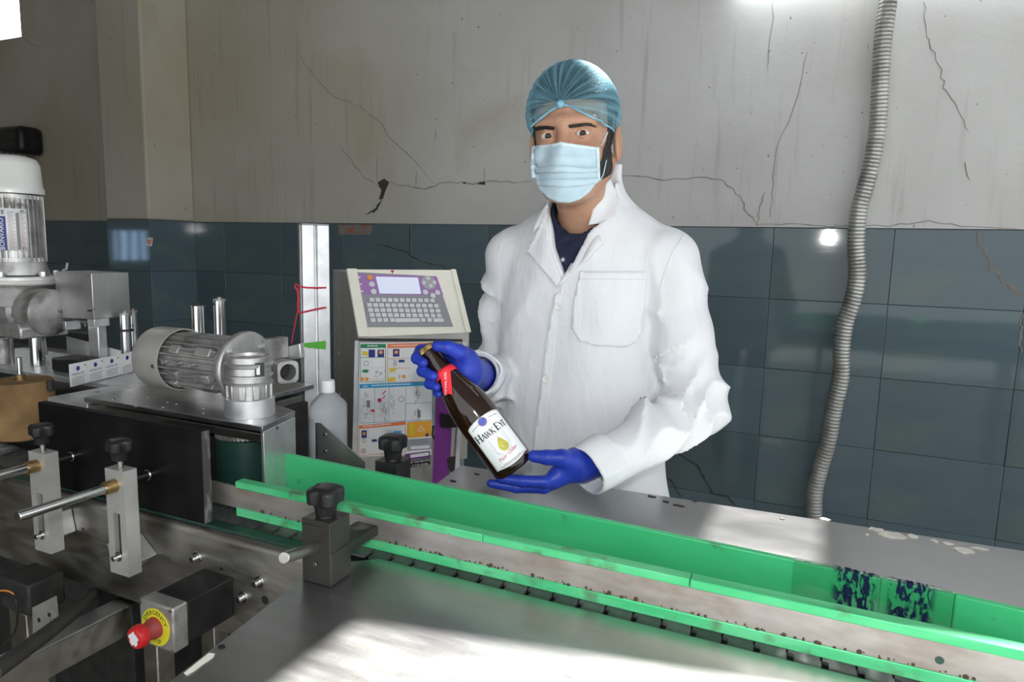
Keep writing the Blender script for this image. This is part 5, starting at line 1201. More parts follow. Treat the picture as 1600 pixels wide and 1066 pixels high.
body = sdf_mesh(body_sdf, (-.60, 1.14, 1.425), (-.32, 1.50, 1.76), .0019, 'body', SKIN, per, smooth_it=1, extra=((-.76, 1.08, .02), (-.12, 1.56, 1.44), .009))
for i_, e in enumerate(eyes_l):
    c_ = hl(*e); gz_ = (Vector(CAM)-c_).normalized(); mb = MB(); n_ = 24
    mb.lathe(c_-gz_*.0125, gz_, [(.0125-.0125*math.cos(t), .0125*math.sin(t)) for t in np.linspace(0, math.pi, 15)], n=n_); eb = mb.build('eyeball', EYEW, per)
    mb = MB(); mb.lathe(c_+gz_*.0108, gz_, [(0, .0064), (.0008, .0062), (.0017, .0044), (.0021, .0)], n=20); mb.build('iris', IRIS, eb)
hb = bvh_of(body)
drape([(834, 200), (842, 197), (855, 196.5), (867, 198.5), (866.5, 202), (852, 201), (838, 204)], hb, .001, 1.6, 'eyebrow', HAIR, per, .0025, sm=1)
drape([(888, 195.5), (900, 193.5), (915, 192), (923, 192.5), (932, 198), (917, 196.8), (904, 197.8), (889, 199.5)], hb, .001, 1.6, 'eyebrow', HAIR, per, .0025, sm=1)
# hair under the net, sideburns and beard line
def hair_sdf(P):
    q = headlocal(P); d = head_sdf(P); x, y, z_ = q[..., 0], q[..., 1], q[..., 2]
    top_ = .060-z_-.16*np.maximum(.03-y, 0)                                  # above the hairline
    back = np.maximum(y+.040+.2*np.maximum(z_-.02, 0), -.060-z_)             # behind the ears down to the nape
    side = np.maximum(np.maximum(y-.028-.7*np.maximum(-.008-z_, 0), .006-y), np.maximum(z_-.07, -.074-z_-.35*(y-.02))); side = np.maximum(side, .040-np.abs(x))
    vol = np.where(z_ > .03, np.clip((z_-.03)/.04, 0, 1)*.009+.003, .003)
    reg = smin(smin(top_, back, .012), side, .006)
    h_ = smax(d-vol, reg, .003)
    for s in (-1, 1): h_ = np.maximum(h_, -(sd_ell(q, (s*.086, -.010, -.012), (.016, .024, .040))))
    return h_
hair = sdf_mesh(hair_sdf, (-.60, 1.15, 1.46), (-.32, 1.47, 1.76), .0028, 'hair', HAIR, per, label='short black hair')
# ---- hair net: pole of the pleats at the gathered front knot
def net_mat():
    m = bpy.data.materials.new('hair_net'); m.use_nodes = True; nt = m.node_tree; N = nt.nodes; L = nt.links; N.clear()
    out = N.new('ShaderNodeOutputMaterial'); tr = N.new('ShaderNodeBsdfTransparent'); tr.inputs[0].default_value = (.72, .88, .95, 1)
    df = N.new('ShaderNodeBsdfDiffuse'); df.inputs[0].default_value = (.30, .62, .78, 1); tl2 = N.new('ShaderNodeBsdfTranslucent'); tl2.inputs[0].default_value = (.40, .70, .85, 1)
    a = N.new('ShaderNodeMixShader'); a.inputs[0].default_value = .4; L.new(df.outputs[0], a.inputs[1]); L.new(tl2.outputs[0], a.inputs[2])
    tc = N.new('ShaderNodeTexCoord'); mp = N.new('ShaderNodeMapping'); mp.inputs['Scale'].default_value = (34, 1.0, 1); L.new(tc.outputs['UV'], mp.inputs[0])
    no = N.new('ShaderNodeTexNoise'); no.inputs['Scale'].default_value = 1.6; no.inputs['Detail'].default_value = 5; L.new(mp.outputs[0], no.inputs['Vector'])
    lw_ = N.new('ShaderNodeLayerWeight'); lw_.inputs[0].default_value = .45
    mr = N.new('ShaderNodeMapRange'); L.new(no.outputs['Fac'], mr.inputs[0]); mr.inputs[1].default_value = .40; mr.inputs[2].default_value = .75; mr.inputs[3].default_value = .03; mr.inputs[4].default_value = .60
    ad = N.new('ShaderNodeMath'); ad.operation = 'MULTIPLY_ADD'; ad.use_clamp = True; L.new(lw_.outputs['Facing'], ad.inputs[0]); ad.inputs[1].default_value = .42; L.new(mr.outputs[0], ad.inputs[2])
    b = N.new('ShaderNodeMixShader'); L.new(ad.outputs[0], b.inputs[0]); L.new(tr.outputs[0], b.inputs[1]); L.new(a.outputs[0], b.inputs[2]); L.new(b.outputs[0], out.inputs[0])
    return m
NC = (0, -.008, .045); NR = (.092, .108, .102)
kn = Vector((-.004, .100, .034+.018))               # knot, head-local
pole = Vector(((kn.x-NC[0])/NR[0], (kn.y-NC[1])/NR[1], (kn.z-NC[2])/NR[2])).normalized(); pu_ = pole.orthogonal().normalized(); pv_ = pole.cross(pu_)
def rim(ang): return .020+.030*math.exp(-(ang/.42)**2)-.012*(1-math.cos(ang))-.020*max(0, -math.cos(ang))
def skin_r(ang, z_):                                  # distance from the head's axis to the skin
    t = np.linspace(.04, .13, 120, dtype=np.float32); c_ = np.array([hl(math.sin(ang)*k, NC[1]+math.cos(ang)*k, z_) for k in t], np.float32)
    f_ = head_sdf(c_); i_ = int(np.argmax(f_ > 0)); return float(t[i_]) if f_[i_] > 0 else .13
RIMR = [skin_r(2*math.pi*k/96, rim(math.atan2(math.sin(2*math.pi*k/96), math.cos(2*math.pi*k/96))))+.004 for k in range(97)]
RIMR = [max(RIMR[(k+q) % 96] for q in (-1, 0, 1)) for k in range(97)]
def rimr(ang): t = (ang % (2*math.pi))/(2*math.pi)*96; k = int(t) % 96; return RIMR[k]*(1-t+int(t))+RIMR[(k+1) % 96]*(t-int(t))
nphi, nps = 220, 80; vs = []; uv = []
for i in range(nps+1):
    ps = math.pi*.97*i/nps
    for j in range(nphi):
        ph_ = 2*math.pi*j/nphi
        u = pole*math.cos(ps)+(pu_*math.cos(ph_)+pv_*math.sin(ph_))*math.sin(ps)
        pl_ = math.sin(ps)**.5*math.exp(-ps/1.0); amp = .030*pl_*(.55*math.sin(23*ph_+1.3*math.sin(3*ph_))+.45*math.sin(37*ph_+2))
        puff = 1+.035*math.sin(2.5*ps)+amp
        p = Vector((NC[0]+NR[0]*u.x*puff, NC[1]+NR[1]*u.y*puff, NC[2]+NR[2]*u.z*puff))
        ang = math.atan2(p.x, p.y); rz = rim(ang)
        if p.z < rz+.03:                                   # drawn in towards the elastic rim
            t = max(0, min(1, (rz+.03-p.z)/.03)); sc_ = 1-.075*t*t; p.x *= sc_; p.y = NC[1]+(p.y-NC[1])*sc_
        rd = math.hypot(p.x, p.y-NC[1]); a2 = math.atan2(p.x, p.y-NC[1])
        if p.z < rz+.02 and rd < rimr(a2)+.001: sc_ = (rimr(a2)+.001)/max(rd, 1e-4); p.x *= sc_; p.y = NC[1]+(p.y-NC[1])*sc_
        below = p.z < rz
        if below: p.z = rz
        vs.append((hl(*p), below)); uv.append((j/nphi, i/nps))
fs = []
for i in range(nps):
    for j in range(nphi):
        q_ = (i*nphi+j, i*nphi+(j+1) % nphi, (i+1)*nphi+(j+1) % nphi, (i+1)*nphi+j)
        if all(vs[k][1] for k in q_): continue
        fs.append(q_)
mb = MB(); mb.add([v_[0] for v_ in vs], fs); net = mb.build('hair_net', net_mat(), per, smooth=80, label='pale blue pleated hair net')
ul = net.data.uv_layers.new(name='UVMap')
for lp in net.data.loops: ul.data[lp.index].uv = uv[lp.vertex_index]
BAND = M('net_band', (.15, .38, .52), .8, 0, (.24, .48, .62), 60, (1, 1, 1))
pts = []
for k in range(97):
    ang = 2*math.pi*k/96; rz = rim(math.atan2(math.sin(ang), math.cos(ang))); rd = rimr(ang)+.0005
    p = Vector((rd*math.sin(ang), NC[1]+rd*math.cos(ang), rz)); pts.append(hl(*p))
mb = MB(); mb.tube(pts, [.0017+.0005*math.sin(k*1.9) for k in range(97)], 7); mb.build('net_elastic', BAND, net)
kc = hl(kn.x, kn.y+.002, kn.z); mb = MB()
mb.lathe(kc-HF*.008, HF, [(0, .0075), (.005, .005), (.0085, .0022), (.009, 0)], n=14); mb.build('net_knot', BAND, net)
# ---- face mask
def form_sdf(P):
    q = headlocal(P); d = sd_ell(q, (0, .030, -.052), (.068, .074, .072))
    d = smin(d, sd_cone(q, (0, .092, -.012), (0, .103, -.045), .012, .017), .03); return smin(d, sd_ell(q, (0, .070, -.098), (.034, .030, .028)), .04)
form = sdf_mesh(form_sdf, (-.60, 1.13, 1.43), (-.32, 1.42, 1.64), .004, 'mask_form', MASK, per); fbv = bvh_of(form, body); bpy.data.objects.remove(form, do_unlink=True)
def pleat(x, y):
    o_ = 0
    for yc, sl, am in ((245, .0, .0030), (263, .02, .0034), (284, -.03, .0030)):
        t = (y-yc-sl*(x-880)); o_ += am*(1/(1+math.exp(-max(-40, min(40, t*2.0)))))*math.exp(-max(t, 0)/9)
    return o_+.0006*math.sin(x*.23+y*.11)
mpoly = [(831.5, 229), (850, 226.5), (866, 225), (876, 222), (886, 224), (905, 227.5), (935, 231), (936, 250), (936.5, 268), (938.5, 281), (930, 289), (921, 301), (906, 312), (890, 317), (872, 316), (856, 309.5), (842, 296), (836.5, 279), (833, 255)]
mask = drape(mpoly, fbv, .004, 3.2, 'face_mask', MASK, per, .0015, offfn=pleat, sm=8, clamp=True, label='light blue pleated face mask'); mbv = bvh_of(mask)
drape([(836, 262), (858, 260), (880, 259), (910, 262), (936, 262), (937, 268), (910, 270), (880, 269), (858, 269), (837, 271)], mbv, .0022, 2.5, 'pleat', MASK, mask, .0018, sm=3)
drape([(838, 283), (860, 280), (880, 280), (905, 280), (936, 279), (934, 286), (905, 291), (880, 292), (860, 291), (840, 290)], mbv, .0022, 2.5, 'pleat', MASK, mask, .0018, sm=3)
drape([(830.5, 228.5), (835, 228.5), (837, 252), (837.5, 278), (831, 278), (829, 255)], mbv, .001, 3, 'mask_edge', MASKW, mask, .001, sm=2)
drape([(931, 230), (936.5, 230.5), (937, 250), (938, 282), (933, 281), (932, 255)], mbv, .001, 3, 'mask_edge', MASKW, mask, .001, sm=2)
drape([(832, 228.3), (866, 224.5), (876, 221.6), (886, 223.6), (936, 230.5), (936, 235.5), (886, 229), (876, 227), (866, 229.5), (832, 234)], mbv, .001, 3, 'mask_edge', MASKW, mask, .001, sm=2)
def facept(x, y, o_=.002):
    d = Vector(ray(x, y)).normalized(); h_ = fbv.ray_cast(Vector(CAM), d); return Vector(CAM)+d*((h_[3] if h_[0] else 1.33)-o_)
for pp_ in ([(935, 232), (940, 226), (946, 215), (951, 203), (955, 195)], [(938, 282), (943, 272), (946, 258), (948.5, 246)]):
    mb = MB(); mb.tube([facept(*q) for q in pp_], .0011, 6); mb.build('ear_loop', MASKW, mask)
# ---- torso clothes
TZs = np.array([.70, .78, .90, 1.05, 1.2, 1.3, 1.36, 1.41, 1.45, 1.48, 1.51, 1.54], np.float32)
TA = np.array([.215, .208, .195, .184, .188, .196, .190, .160, .115, .085, .072, .066], np.float32)
TB = np.array([.150, .146, .138, .132, .130, .130, .122, .108, .092, .078, .067, .062], np.float32)
TC = np.array([1.44, 1.44, 1.435, 1.43, 1.43, 1.425, 1.42, 1.412, 1.402, 1.394, 1.388, 1.384], np.float32)
TXc = np.array([-.468, -.468, -.470, -.472, -.470, -.468, -.466, -.464, -.462, -.460, -.458, -.457], np.float32)
def torso(P, g=0.0):
    z_ = P[..., 2]; a = np.interp(z_, TZs, TA)+g; b = np.interp(z_, TZs, TB)+g; x = P[..., 0]-np.interp(z_, TZs, TXc); y = P[..., 1]-np.interp(z_, TZs, TC)
    k = ((np.abs(x)/a)**2.3+(np.abs(y)/b)**2.3)**(1/2.3); return (k-1)*np.minimum(a, b)
VZ = np.array([1.335, 1.39, 1.44, 1.49, 1.55], np.float32); VL = np.array([-.473, -.500, -.512, -.522, -.53], np.float32); VRr = np.array([-.471, -.445, -.424, -.403, -.39], np.float32)
def vneck(P):
    z_ = P[..., 2]; return np.maximum(np.maximum(np.interp(z_, VZ, VL)-P[..., 0], P[..., 0]-np.interp(z_, VZ, VRr)), np.maximum(P[..., 1]-1.385, 1.333-z_))
def arm_field(P, s, e, w_, rs, seed):
    mid = (s+e)/2; fm = (e+w_)/2
    d = sd_chain(P, [s, mid, e, fm, w_], rs, .02)
    # cloth folds: ridges bunching at the elbow and along the sleeve
    ab = np.array(e-s, np.float32); t = ((P-v3(s))@ab)/(ab@ab)
    cd_ = np.array(w_-e, np.float32); u = ((P-v3(e))@cd_)/(cd_@cd_)
    x, y, z_ = P[..., 0], P[..., 1], P[..., 2]
    rid = lambda a: 1-2*np.abs(np.sin(a))**.6          # soft rolls with sharp creases between
    s1 = t*ab.dot(ab)**.5; s2 = u*cd_.dot(cd_)**.5
    f1 = rid(52*s1+20*x+16*y+1.2*np.sin(40*x+30*y)+seed)*np.exp(-((t-.92)/.22)**2)
    f2 = rid(40*s2+24*z_-14*x+1.0*np.sin(35*z_+20*x)+seed*2)*np.exp(-((u-.25)/.30)**2)
    f3 = rid(13*x+9*z_+12*y+.8*np.sin(22*z_+seed)+seed)*np.exp(-((t-.4)/.4)**2)
    return d-(.0085*f1+.0080*f2+.0055*f3)
def coat_sdf(P):
    d = torso(P)
    x, y, z_ = P[..., 0], P[..., 1], P[..., 2]
    rid = lambda a: 1-2*np.abs(np.sin(a))**.7
    d = d-(.0022*np.sin(26*x+9*z_+1)+.0016*np.sin(17*z_-31*x)+.0055*rid(19*x-5*z_+.7*np.sin(9*z_)+2)*np.clip((1.32-z_)/.25, 0, 1)*np.clip((x+.44)/.05, 0, 1)
           +.0055*rid(15*x+14*z_+.8)*np.exp(-((x+.34)/.07)**2-((z_-1.34)/.09)**2)+.0050*rid(-17*x+12*z_+.3)*np.exp(-((x+.60)/.06)**2-((z_-1.30)/.10)**2))
    d = smin(d, sd_cone(P, SHR+Vector((.03, 0, .012)), NECKB+Vector((-.03, .01, .028)), .056, .046), .03)
    d = smin(d, sd_cone(P, SHL+Vector((-.03, 0, .012)), NECKB+Vector((.03, .01, .030)), .056, .046), .03)
    # collar stand round the back of the neck
    na, nb2 = v3(NECKB-Vector((0, 0, .02))), v3(hl(0, -.018, -.07)); ax = (nb2-na)/np.linalg.norm(nb2-na); h_ = (P-na)@ax; rad = length(P-na-h_[..., None]*ax)
    col = np.maximum(np.abs(rad-.071)-.005, np.maximum(h_-.100, -h_)); col = np.maximum(col, 1.365-y)
    d = smin(d, col, .012)
    hole = np.maximum(rad-.066, .015-h_); d = smax(d, -hole, .006)
    ar = arm_field(P, SHR, ELR, WRR+(WRR-ELR)*-.02, [.062, .056, .058, .052, .046], 1.0)
    al = arm_field(P, SHL, ELL, WRL+(ELL-WRL)*.10, [.062, .060, .064, .056, .047], 2.3)
    d = smin(d, ar, .022); d = smin(d, al, .022)
    d = np.maximum(d, .765-z_); d = smax(d, -vneck(P), .004)
    # cut cuffs square and hollow
    for e, w_, c in ((ELR, WRR, .02), (ELL, WRL, -.02)):
        ax = v3((w_-e).normalized()); q = (P-v3(w_))@ax; near = length(P-v3(w_)) < .085
        cut = np.where(near, q+c, -1); d = np.maximum(d, cut)
        rr_ = length(P-v3(w_)-q[..., None]*ax); d = np.where(near, np.maximum(d, -np.maximum(rr_-.036, -.05-c-q)), d)
    return d
coat = sdf_mesh(coat_sdf, (-.78, 1.10, .75), (-.10, 1.60, 1.565), .0052, 'lab_coat', COAT, per, label='white lab coat', smooth_it=2)
for e, w_, q0, q1, r0, r1 in ((ELR, WRR, -.062, -.016, .0475, .0475), (ELL, WRL, -.028, .026, .0500, .0465)):
    ax_ = (w_-e).normalized(); p_ = w_+ax_*q0; l_ = q1-q0
    mb = MB(); mb.lathe(p_, ax_, [(0, r0-.010), (0, r0-.002), (.004, r0), (l_*.5, (r0+r1)/2+.0008), (l_-.002, r1), (l_, r1-.0012), (l_, r1-.0045), (l_*.4, r1-.005), (.0, r0-.010)], n=44)
    for v_ in mb.v:
        dd = v_-p_; t_ = dd.dot(ax_); rdv = dd-ax_*t_; an = math.atan2(rdv.z, rdv.x+rdv.y); v_ += rdv.normalized()*(.0022*math.sin(3*an+1)+.0012*math.sin(7*an))
    mb.build('cuff', COAT, coat, smooth=60)
def shirt_sdf(P):
    d = torso(P, -.013); na, nb2 = v3(NECKB-Vector((0, 0, .02))), v3(hl(0, -.018, -.07)); ax = (nb2-na)/np.linalg.norm(nb2-na); h_ = (P-na)@ax; rad = length(P-na-h_[..., None]*ax)
    d = np.maximum(d, np.maximum(.93-P[..., 2], P[..., 2]-1.49))
    x, y, z_ = P[..., 0], P[..., 1], P[..., 2]
    top_ = .030+.9*np.maximum(y-1.345, 0)+.75*np.maximum(np.abs(x+.452)-.012, 0)        # collar dips to a notch at the throat
    d = smin(d, np.maximum(np.abs(rad-.0605)-.004, np.maximum(h_-np.minimum(top_, .085), -h_-.03)), .006)
    return smax(d, -np.maximum(rad-.0565, np.minimum(top_, .06)-.012-h_), .003)
shirt = sdf_mesh(shirt_sdf, (-.70, 1.26, .92), (-.24, 1.60, 1.55), .0045, 'polo_shirt', NAVY, per, label='navy polo shirt')
cb = bvh_of(coat); csb = bvh_of(coat, shirt, body); shb = bvh_of(shirt)
# lapels, collar, pocket, placket, buttons, seams
drape([(857, 313), (852, 332), (843, 352), (834, 372), (823, 393), (846, 420), (870, 449), (878, 438), (864, 402), (857, 372), (855, 342)], cb, .007, 4, 'lapel', COAT, coat, .004, sm=8)
drape([(877, 438), (871, 450), (905, 418), (942, 381), (931, 351), (920, 351), (903, 392)], cb, .007, 4, 'lapel', COAT, coat, .004, sm=8)
drape([(932, 312), (945, 284), (953, 279), (962, 297), (970, 316), (962, 346), (931, 350), (919, 352)], csb, .009, 4, 'collar', COAT, coat, .004, sm=14)
drape([(857, 311), (849, 328), (836, 352), (833, 364), (842, 356), (853, 345), (857, 330)], csb, .009, 3, 'collar', COAT, coat, .004, sm=10)
drape([(906, 424), (958, 426), (1010, 425), (1008, 470), (1004, 515), (996, 534), (978, 543), (930, 541), (905, 533), (892, 512), (896, 470)], cb, .0016, 5, 'breast_pocket', COAT, coat, .0022, sm=6)
drape([(906, 424), (1010, 425), (1009, 437), (905, 436)], cb, .0034, 4, 'pocket_hem', COAT, coat, .001, sm=6)
drape([(866, 462), (884, 447), (876, 520), (868, 600), (858, 690), (852, 745), (826, 745), (834, 680), (846, 590), (855, 520)], cb, .0015, 5, 'placket', COAT, coat, .0022, sm=6)
def cpt(x, y, b_, o_=0.0):
    d = Vector(ray(x, y)).normalized(); h_ = b_.ray_cast(Vector(CAM), d)
    if h_[0] is None: return None
    n_ = h_[1] if h_[1].dot(d) < 0 else -h_[1]; return h_[0]+n_*o_, n_
for x, y, r_ in ((872.5, 478.5, .0068), (854.5, 592.5, .0085)):
    p, n_ = cpt(x, y, cb, .003); n_ = (n_+(Vector(CAM)-p).normalized()).normalized(); mb = MB(); mb.lathe(p, n_, [(0, r_), (.0016, r_), (.0026, r_*.88), (.002, r_*.7), (.002, 0)], n=24); bo_ = mb.build('button', BUT, coat)
    s_ = n_.orthogonal().normalized()*.002; t_ = n_.cross(s_)
    for q in (s_+t_, s_-t_, -s_+t_, -s_-t_): mb = MB(); mb.cyl(p+q+n_*.002, p+q+n_*.0024, .0007, n=6); mb.build('thread_hole', MT['pline'], bo_)
def seam(px, b_, name, mat, parent, r_=.0007, o_=.0006, n=6):
    pts = []
    for i in range(len(px)-1):
        for k in range(n):
            q = cpt(px[i][0]+(px[i+1][0]-px[i][0])*k/n, px[i][1]+(px[i+1][1]-px[i][1])*k/n, b_, o_)
            if q: pts.append(q[0])
    if len(pts) > 3: mb = MB(); mb.tube(pts, r_, 5); mb.build(name, mat, parent)
seam([(1072, 362), (1050, 395), (1034, 440), (1026, 478)], cb, 'sleeve_seam', SEAM, coat); seam([(783, 372), (777, 410), (779, 460), (781, 500)], cb, 'sleeve_seam', SEAM, coat)
seam([(892, 700), (905, 688), (930, 708), (952, 744)], cb, 'cuff_seam', SEAM, coat)
seam([(876, 450), (866, 530), (852, 640), (838, 720)], cb, 'placket_seam', SEAM, coat)
for x, y in ((883, 364), (887, 383)):
    q = cpt(x, y, shb, .001)
    if q: mb = MB(); mb.lathe(q[0], q[1], [(0, .0042), (.0012, .004), (.0012, 0)], n=16); mb.build('shirt_button', NAVY, shirt)
q = cpt(880, 406, shb, .0015)
if q:
    p, n_ = q; rx = Vector((1, .4, 0)).normalized(); mb = MB()
    pts = [p+rx*(.0062 if i % 2 == 0 else .0022)*math.cos(t)+Vector((0, 0, 1))*(.0062 if i % 2 == 0 else .0022)*math.sin(t) for i, t in enumerate(np.linspace(0, 6.2832, 17)[:-1])]
    mb.prism(pts, n_*.0006); mb.build('shirt_emblem', MT['pgrey'], shirt, smooth=0)
# trousers and shoes (behind the table)
def tr_sdf(P):
    d = sd_ell(P, (PX_, 1.43, .93), (.15, .10, .12))
    for s in (-1, 1): d = smin(d, sd_chain(P, [(PX_+s*.09, 1.43, .90), (PX_+s*.10, 1.42, .5), (PX_+s*.105, 1.435, .10)], [.078, .068, .058]), .03)
    return np.maximum(d, .07-P[..., 2])
sdf_mesh(tr_sdf, (-.72, 1.28, .04), (-.20, 1.60, 1.08), .009, 'trousers', TROUS, per)
for s in (-1, 1):
    def sh_sdf(P, s=s): return np.maximum(smin(sd_cone(P, (PX_+s*.10, 1.45, .048), (PX_+s*.115, 1.27, .032), .045, .036), sd_cone(P, (PX_+s*.10, 1.45, .05), (PX_+s*.10, 1.45, .10), .045, .045), .02), .003-P[..., 2])
    sdf_mesh(sh_sdf, (PX_+s*.10-.10, 1.20, -.005), (PX_+s*.10+.10, 1.54, .16), .006, 'shoe', SHOE, per)
# ------------------------------------------------------------------ bottle
BD = 1.235
c_top, c_bot = atD(664.5, 541.5, BD), atD(806, 733, BD-.012)
AX = (c_top-c_bot).normalized(); BL = (c_top-c_bot).length
BF = (Vector(CAM)-(c_top+c_bot)/2); BF = (BF-AX*BF.dot(AX)).normalized(); BS = BF.cross(AX).normalized()    # BF to viewer, BS across
if BS.dot(Vector((1, 0, 0))) < 0: BS = -BS
K = BL/.272
BPROF = [(0, .0), (0, .030), (.002, .0355), (.006, .0385), (.012, .0392), (.10, .0392), (.125, .0390), (.145, .0372), (.165, .0330), (.185, .0275), (.205, .0222), (.222, .0185), (.238, .0162), (.252, .0150), (.255, .0150), (.256, .0160), (.260, .0160), (.261, .0148), (.264, .0145)]
def brad(s): return float(np.interp(s/K, [p[0] for p in BPROF[4:]], [p[1] for p in BPROF[4:]]))*K
def bp(ang, s, o_=0.0): r_ = brad(s)+o_; return c_bot+AX*s+(BF*math.cos(ang)+BS*math.sin(ang))*r_
GLASS = M('amber_glass', (.035, .011, .004), .06, 0, spec=.6, trans=.55, ior=1.5, coat=.3)
bot = thing('cider_bottle', 'brown glass cider bottle with white pear label and red neck ribbon, held in gloved hands', 'bottle', c_bot)
mb = MB(); mb.lathe(c_bot, AX, [(h*K, r*K) for h, r in BPROF], n=64); mb.build('glass_body', GLASS, bot, smooth=40)
mb = MB(); mb.lathe(c_bot, AX, [(.004*K, .0), (.004*K, .033*K), (.012*K, .0365*K), (.125*K, .0362*K), (.145*K, .0345*K), (.165*K, .030*K), (.185*K, .0245*K), (.2*K, .0205*K), (.2*K, 0)], n=40); mb.build('cider', M('dark_cider', (.02, .006, .002), .3), bot)
mb = MB(); n = 42; rows = [(.262, .0163, 1), (.266, .0158, .6), (.2705, .0150, .2), (.272, .0135, 0), (.272, 0, 0)]; vs = []; R_ = rot_to(AX)
for h, r, k in rows:
    for i in range(n*2): t = math.pi*i/n; rr_ = r*(1+.035*k*(1 if i % 2 else -1)); vs.append(c_bot+R_ @ Vector((rr_*K*math.cos(t), rr_*K*math.sin(t), h*K)))
m_ = n*2; fs = [(j*m_+i, j*m_+(i+1) % m_, (j+1)*m_+(i+1) % m_, (j+1)*m_+i) for j in range(len(rows)-1) for i in range(m_)]
mb.add(vs, fs); mb.build('crown_cap', M('gold_cap', (.50, .36, .13), .35, .9, (.30, .2, .08), 90), bot, label='gold crown cap')
def bpatch(poly, name, mat, parent, o_=.0006, step=.004, label=None):
    out = []; nn = len(poly)
    for i in range(nn):
        a, b = Vector(poly[i]), Vector(poly[(i+1) % nn]); q = max(1, int((b-a).length/step)); out += [a.lerp(b, k/q) for k in range(q)]
    nb = len(out); ins = []; x0, x1, y0, y1 = min(p.x for p in out), max(p.x for p in out), min(p.y for p in out), max(p.y for p in out)
    for x in np.arange(x0, x1, step):
        for y in np.arange(y0, y1, step):
            q = Vector((x, y))
            if inside(q, out) and min((q-p).length for p in out) > step*.5: ins.append(q)
    r_ = delaunay_2d_cdt(out+ins, [(i, (i+1) % nb) for i in range(nb)], [], 1, 1e-6); V2 = r_[0]
    fs = [f for f in r_[2] if inside(sum((V2[i] for i in f), Vector((0, 0)))/3, out)]
    mb = MB(); mb.add([bp(p.x/brad(p.y), p.y, o_) for p in V2], fs); return mb.build(name, mat, parent, smooth=40, label=label)
LW_ = .0375*K; s0, s1 = .020*K, .112*K; LC = .006*K       # label: arched top and bottom edges
top = [(LC+LW_*math.sin(t), s1-.004*K+.010*K*math.cos(t)-.010*K+.004*K) for t in np.linspace(-1.3, 1.3, 15)]
lab_poly = [(LC-LW_, s0-.002*K)]+[(LC+LW_*x, s0+.000*K-.006*K*math.cos(x*1.5)) for x in np.linspace(-.8, .8, 9)]+[(LC+LW_, s0-.002*K)]+[(x, y) for x, y in top[::-1]]
lbl = bpatch(lab_poly, 'front_label', M('bottle_label', (.82, .84, .87), .35), bot, label='white label reading HAWK EYE Pear Cider')
sol = lbl.modifiers.new('s', 'SOLIDIFY'); sol.thickness = .0003; sol.offset = 1
def bl(x, y, o_=.0013): return bp((LC+x)/brad(.06*K), y, o_)
# serif capitals drawn as strokes
SER = dict(H=[((.12, 0), (.12, 1), .2), ((.72, 0), (.72, 1), .2), ((.12, .5), (.72, .5), .09)], A=[((.05, 0), (.40, 1), .09), ((.40, 1), (.75, 0), .2), ((.16, .33), (.64, .33), .08)],
           W=[((.05, 1), (.28, 0), .19), ((.28, 0), (.50, .9), .08), ((.50, .9), (.72, 0), .19), ((.72, 0), (.95, 1), .08)], K=[((.12, 0), (.12, 1), .2), ((.12, .42), (.62, 1), .08), ((.28, .58), (.72, 0), .2)],
           E=[((.12, 0), (.12, 1), .2), ((.12, .96), (.6, .96), .09), ((.12, .5), (.48, .5), .08), ((.12, .04), (.64, .04), .09), ((.6, .78), (.6, 1), .06), ((.64, 0), (.64, .24), .06)], Y=[((.05, 1), (.38, .45), .2), ((.38, .45), (.70, 1), .08), ((.38, .48), (.38, 0), .2)])
FEET = dict(H=[(.12, 0), (.12, 1), (.72, 0), (.72, 1)], A=[(.05, 0), (.75, 0)], W=[(.05, 1), (.95, 1), (.5, .95)], K=[(.12, 0), (.12, 1), (.62, 1), (.74, 0)], E=[(.12, 0), (.12, 1)], Y=[(.05, 1), (.70, 1), (.38, 0)])
ADV = dict(H=.90, A=.84, W=1.04, K=.86, E=.76, Y=.80)
def serif(word_sizes, fn, name, mat, parent):
    tot = sum((ADV[c]*s if c != ' ' else .38*s) for c, s in word_sizes); x = -tot/2; mb = MB()
    for c, s in word_sizes:
        if c == ' ': x += .38*s; continue
        for (a, b, w_) in SER[c]:
            dx, dy = b[0]-a[0], b[1]-a[1]; l_ = math.hypot(dx, dy); ox, oy = -dy/l_*w_/2, dx/l_*w_/2
            mb.add([fn(x+(a[0]+ox)*s, (a[1]+oy)*s), fn(x+(b[0]+ox)*s, (b[1]+oy)*s), fn(x+(b[0]-ox)*s, (b[1]-oy)*s), fn(x+(a[0]-ox)*s, (a[1]-oy)*s)], [(0, 1, 2, 3)])
        for fx_, fy_ in FEET[c]:
            y0 = fy_-.025 if fy_ > .5 else fy_-.025; mb.add([fn(x+(fx_-.16)*s, y0*s), fn(x+(fx_+.16)*s, y0*s), fn(x+(fx_+.16)*s, (y0+.06)*s), fn(x+(fx_-.16)*s, (y0+.06)*s)], [(0, 1, 2, 3)])
        x += ADV[c]*s
    return mb.build(name, mat, parent, smooth=0)
def arcf(y0, r=.075): return lambda x, y: bl(x*K, (y0+y)*K)
serif([('H', .0125), ('A', .0098), ('W', .0098), ('K', .0098), (' ', .007), ('E', .0125), ('Y', .0098), ('E', .0098)], lambda x, y: bl(x*K*1.0, (.0755+y*1.1)*K), 'label_title', MT['pblack'], lbl)['kind'] = 'stuff'
v, f = text_mesh('Pear Cider', .0092); mb = MB(); mb.add([bl(p[0]*K, (.0335+p[1]+.12*p[0])*K) for p in v], f); mb.build('label_variety', MT['pred'], lbl, smooth=0)
PEAR = M('printed_pear', (.52, .50, .06), .4, 0, (.42, .36, .05), 60)
def pear(t):
    r = .0072*(1+.30*math.cos(t+math.pi)+.10*math.cos(2*t)); return (r*math.sin(t)*1.06, .0525-r*math.cos(t+math.pi)*1.35*-1*-1)
pp_ = []
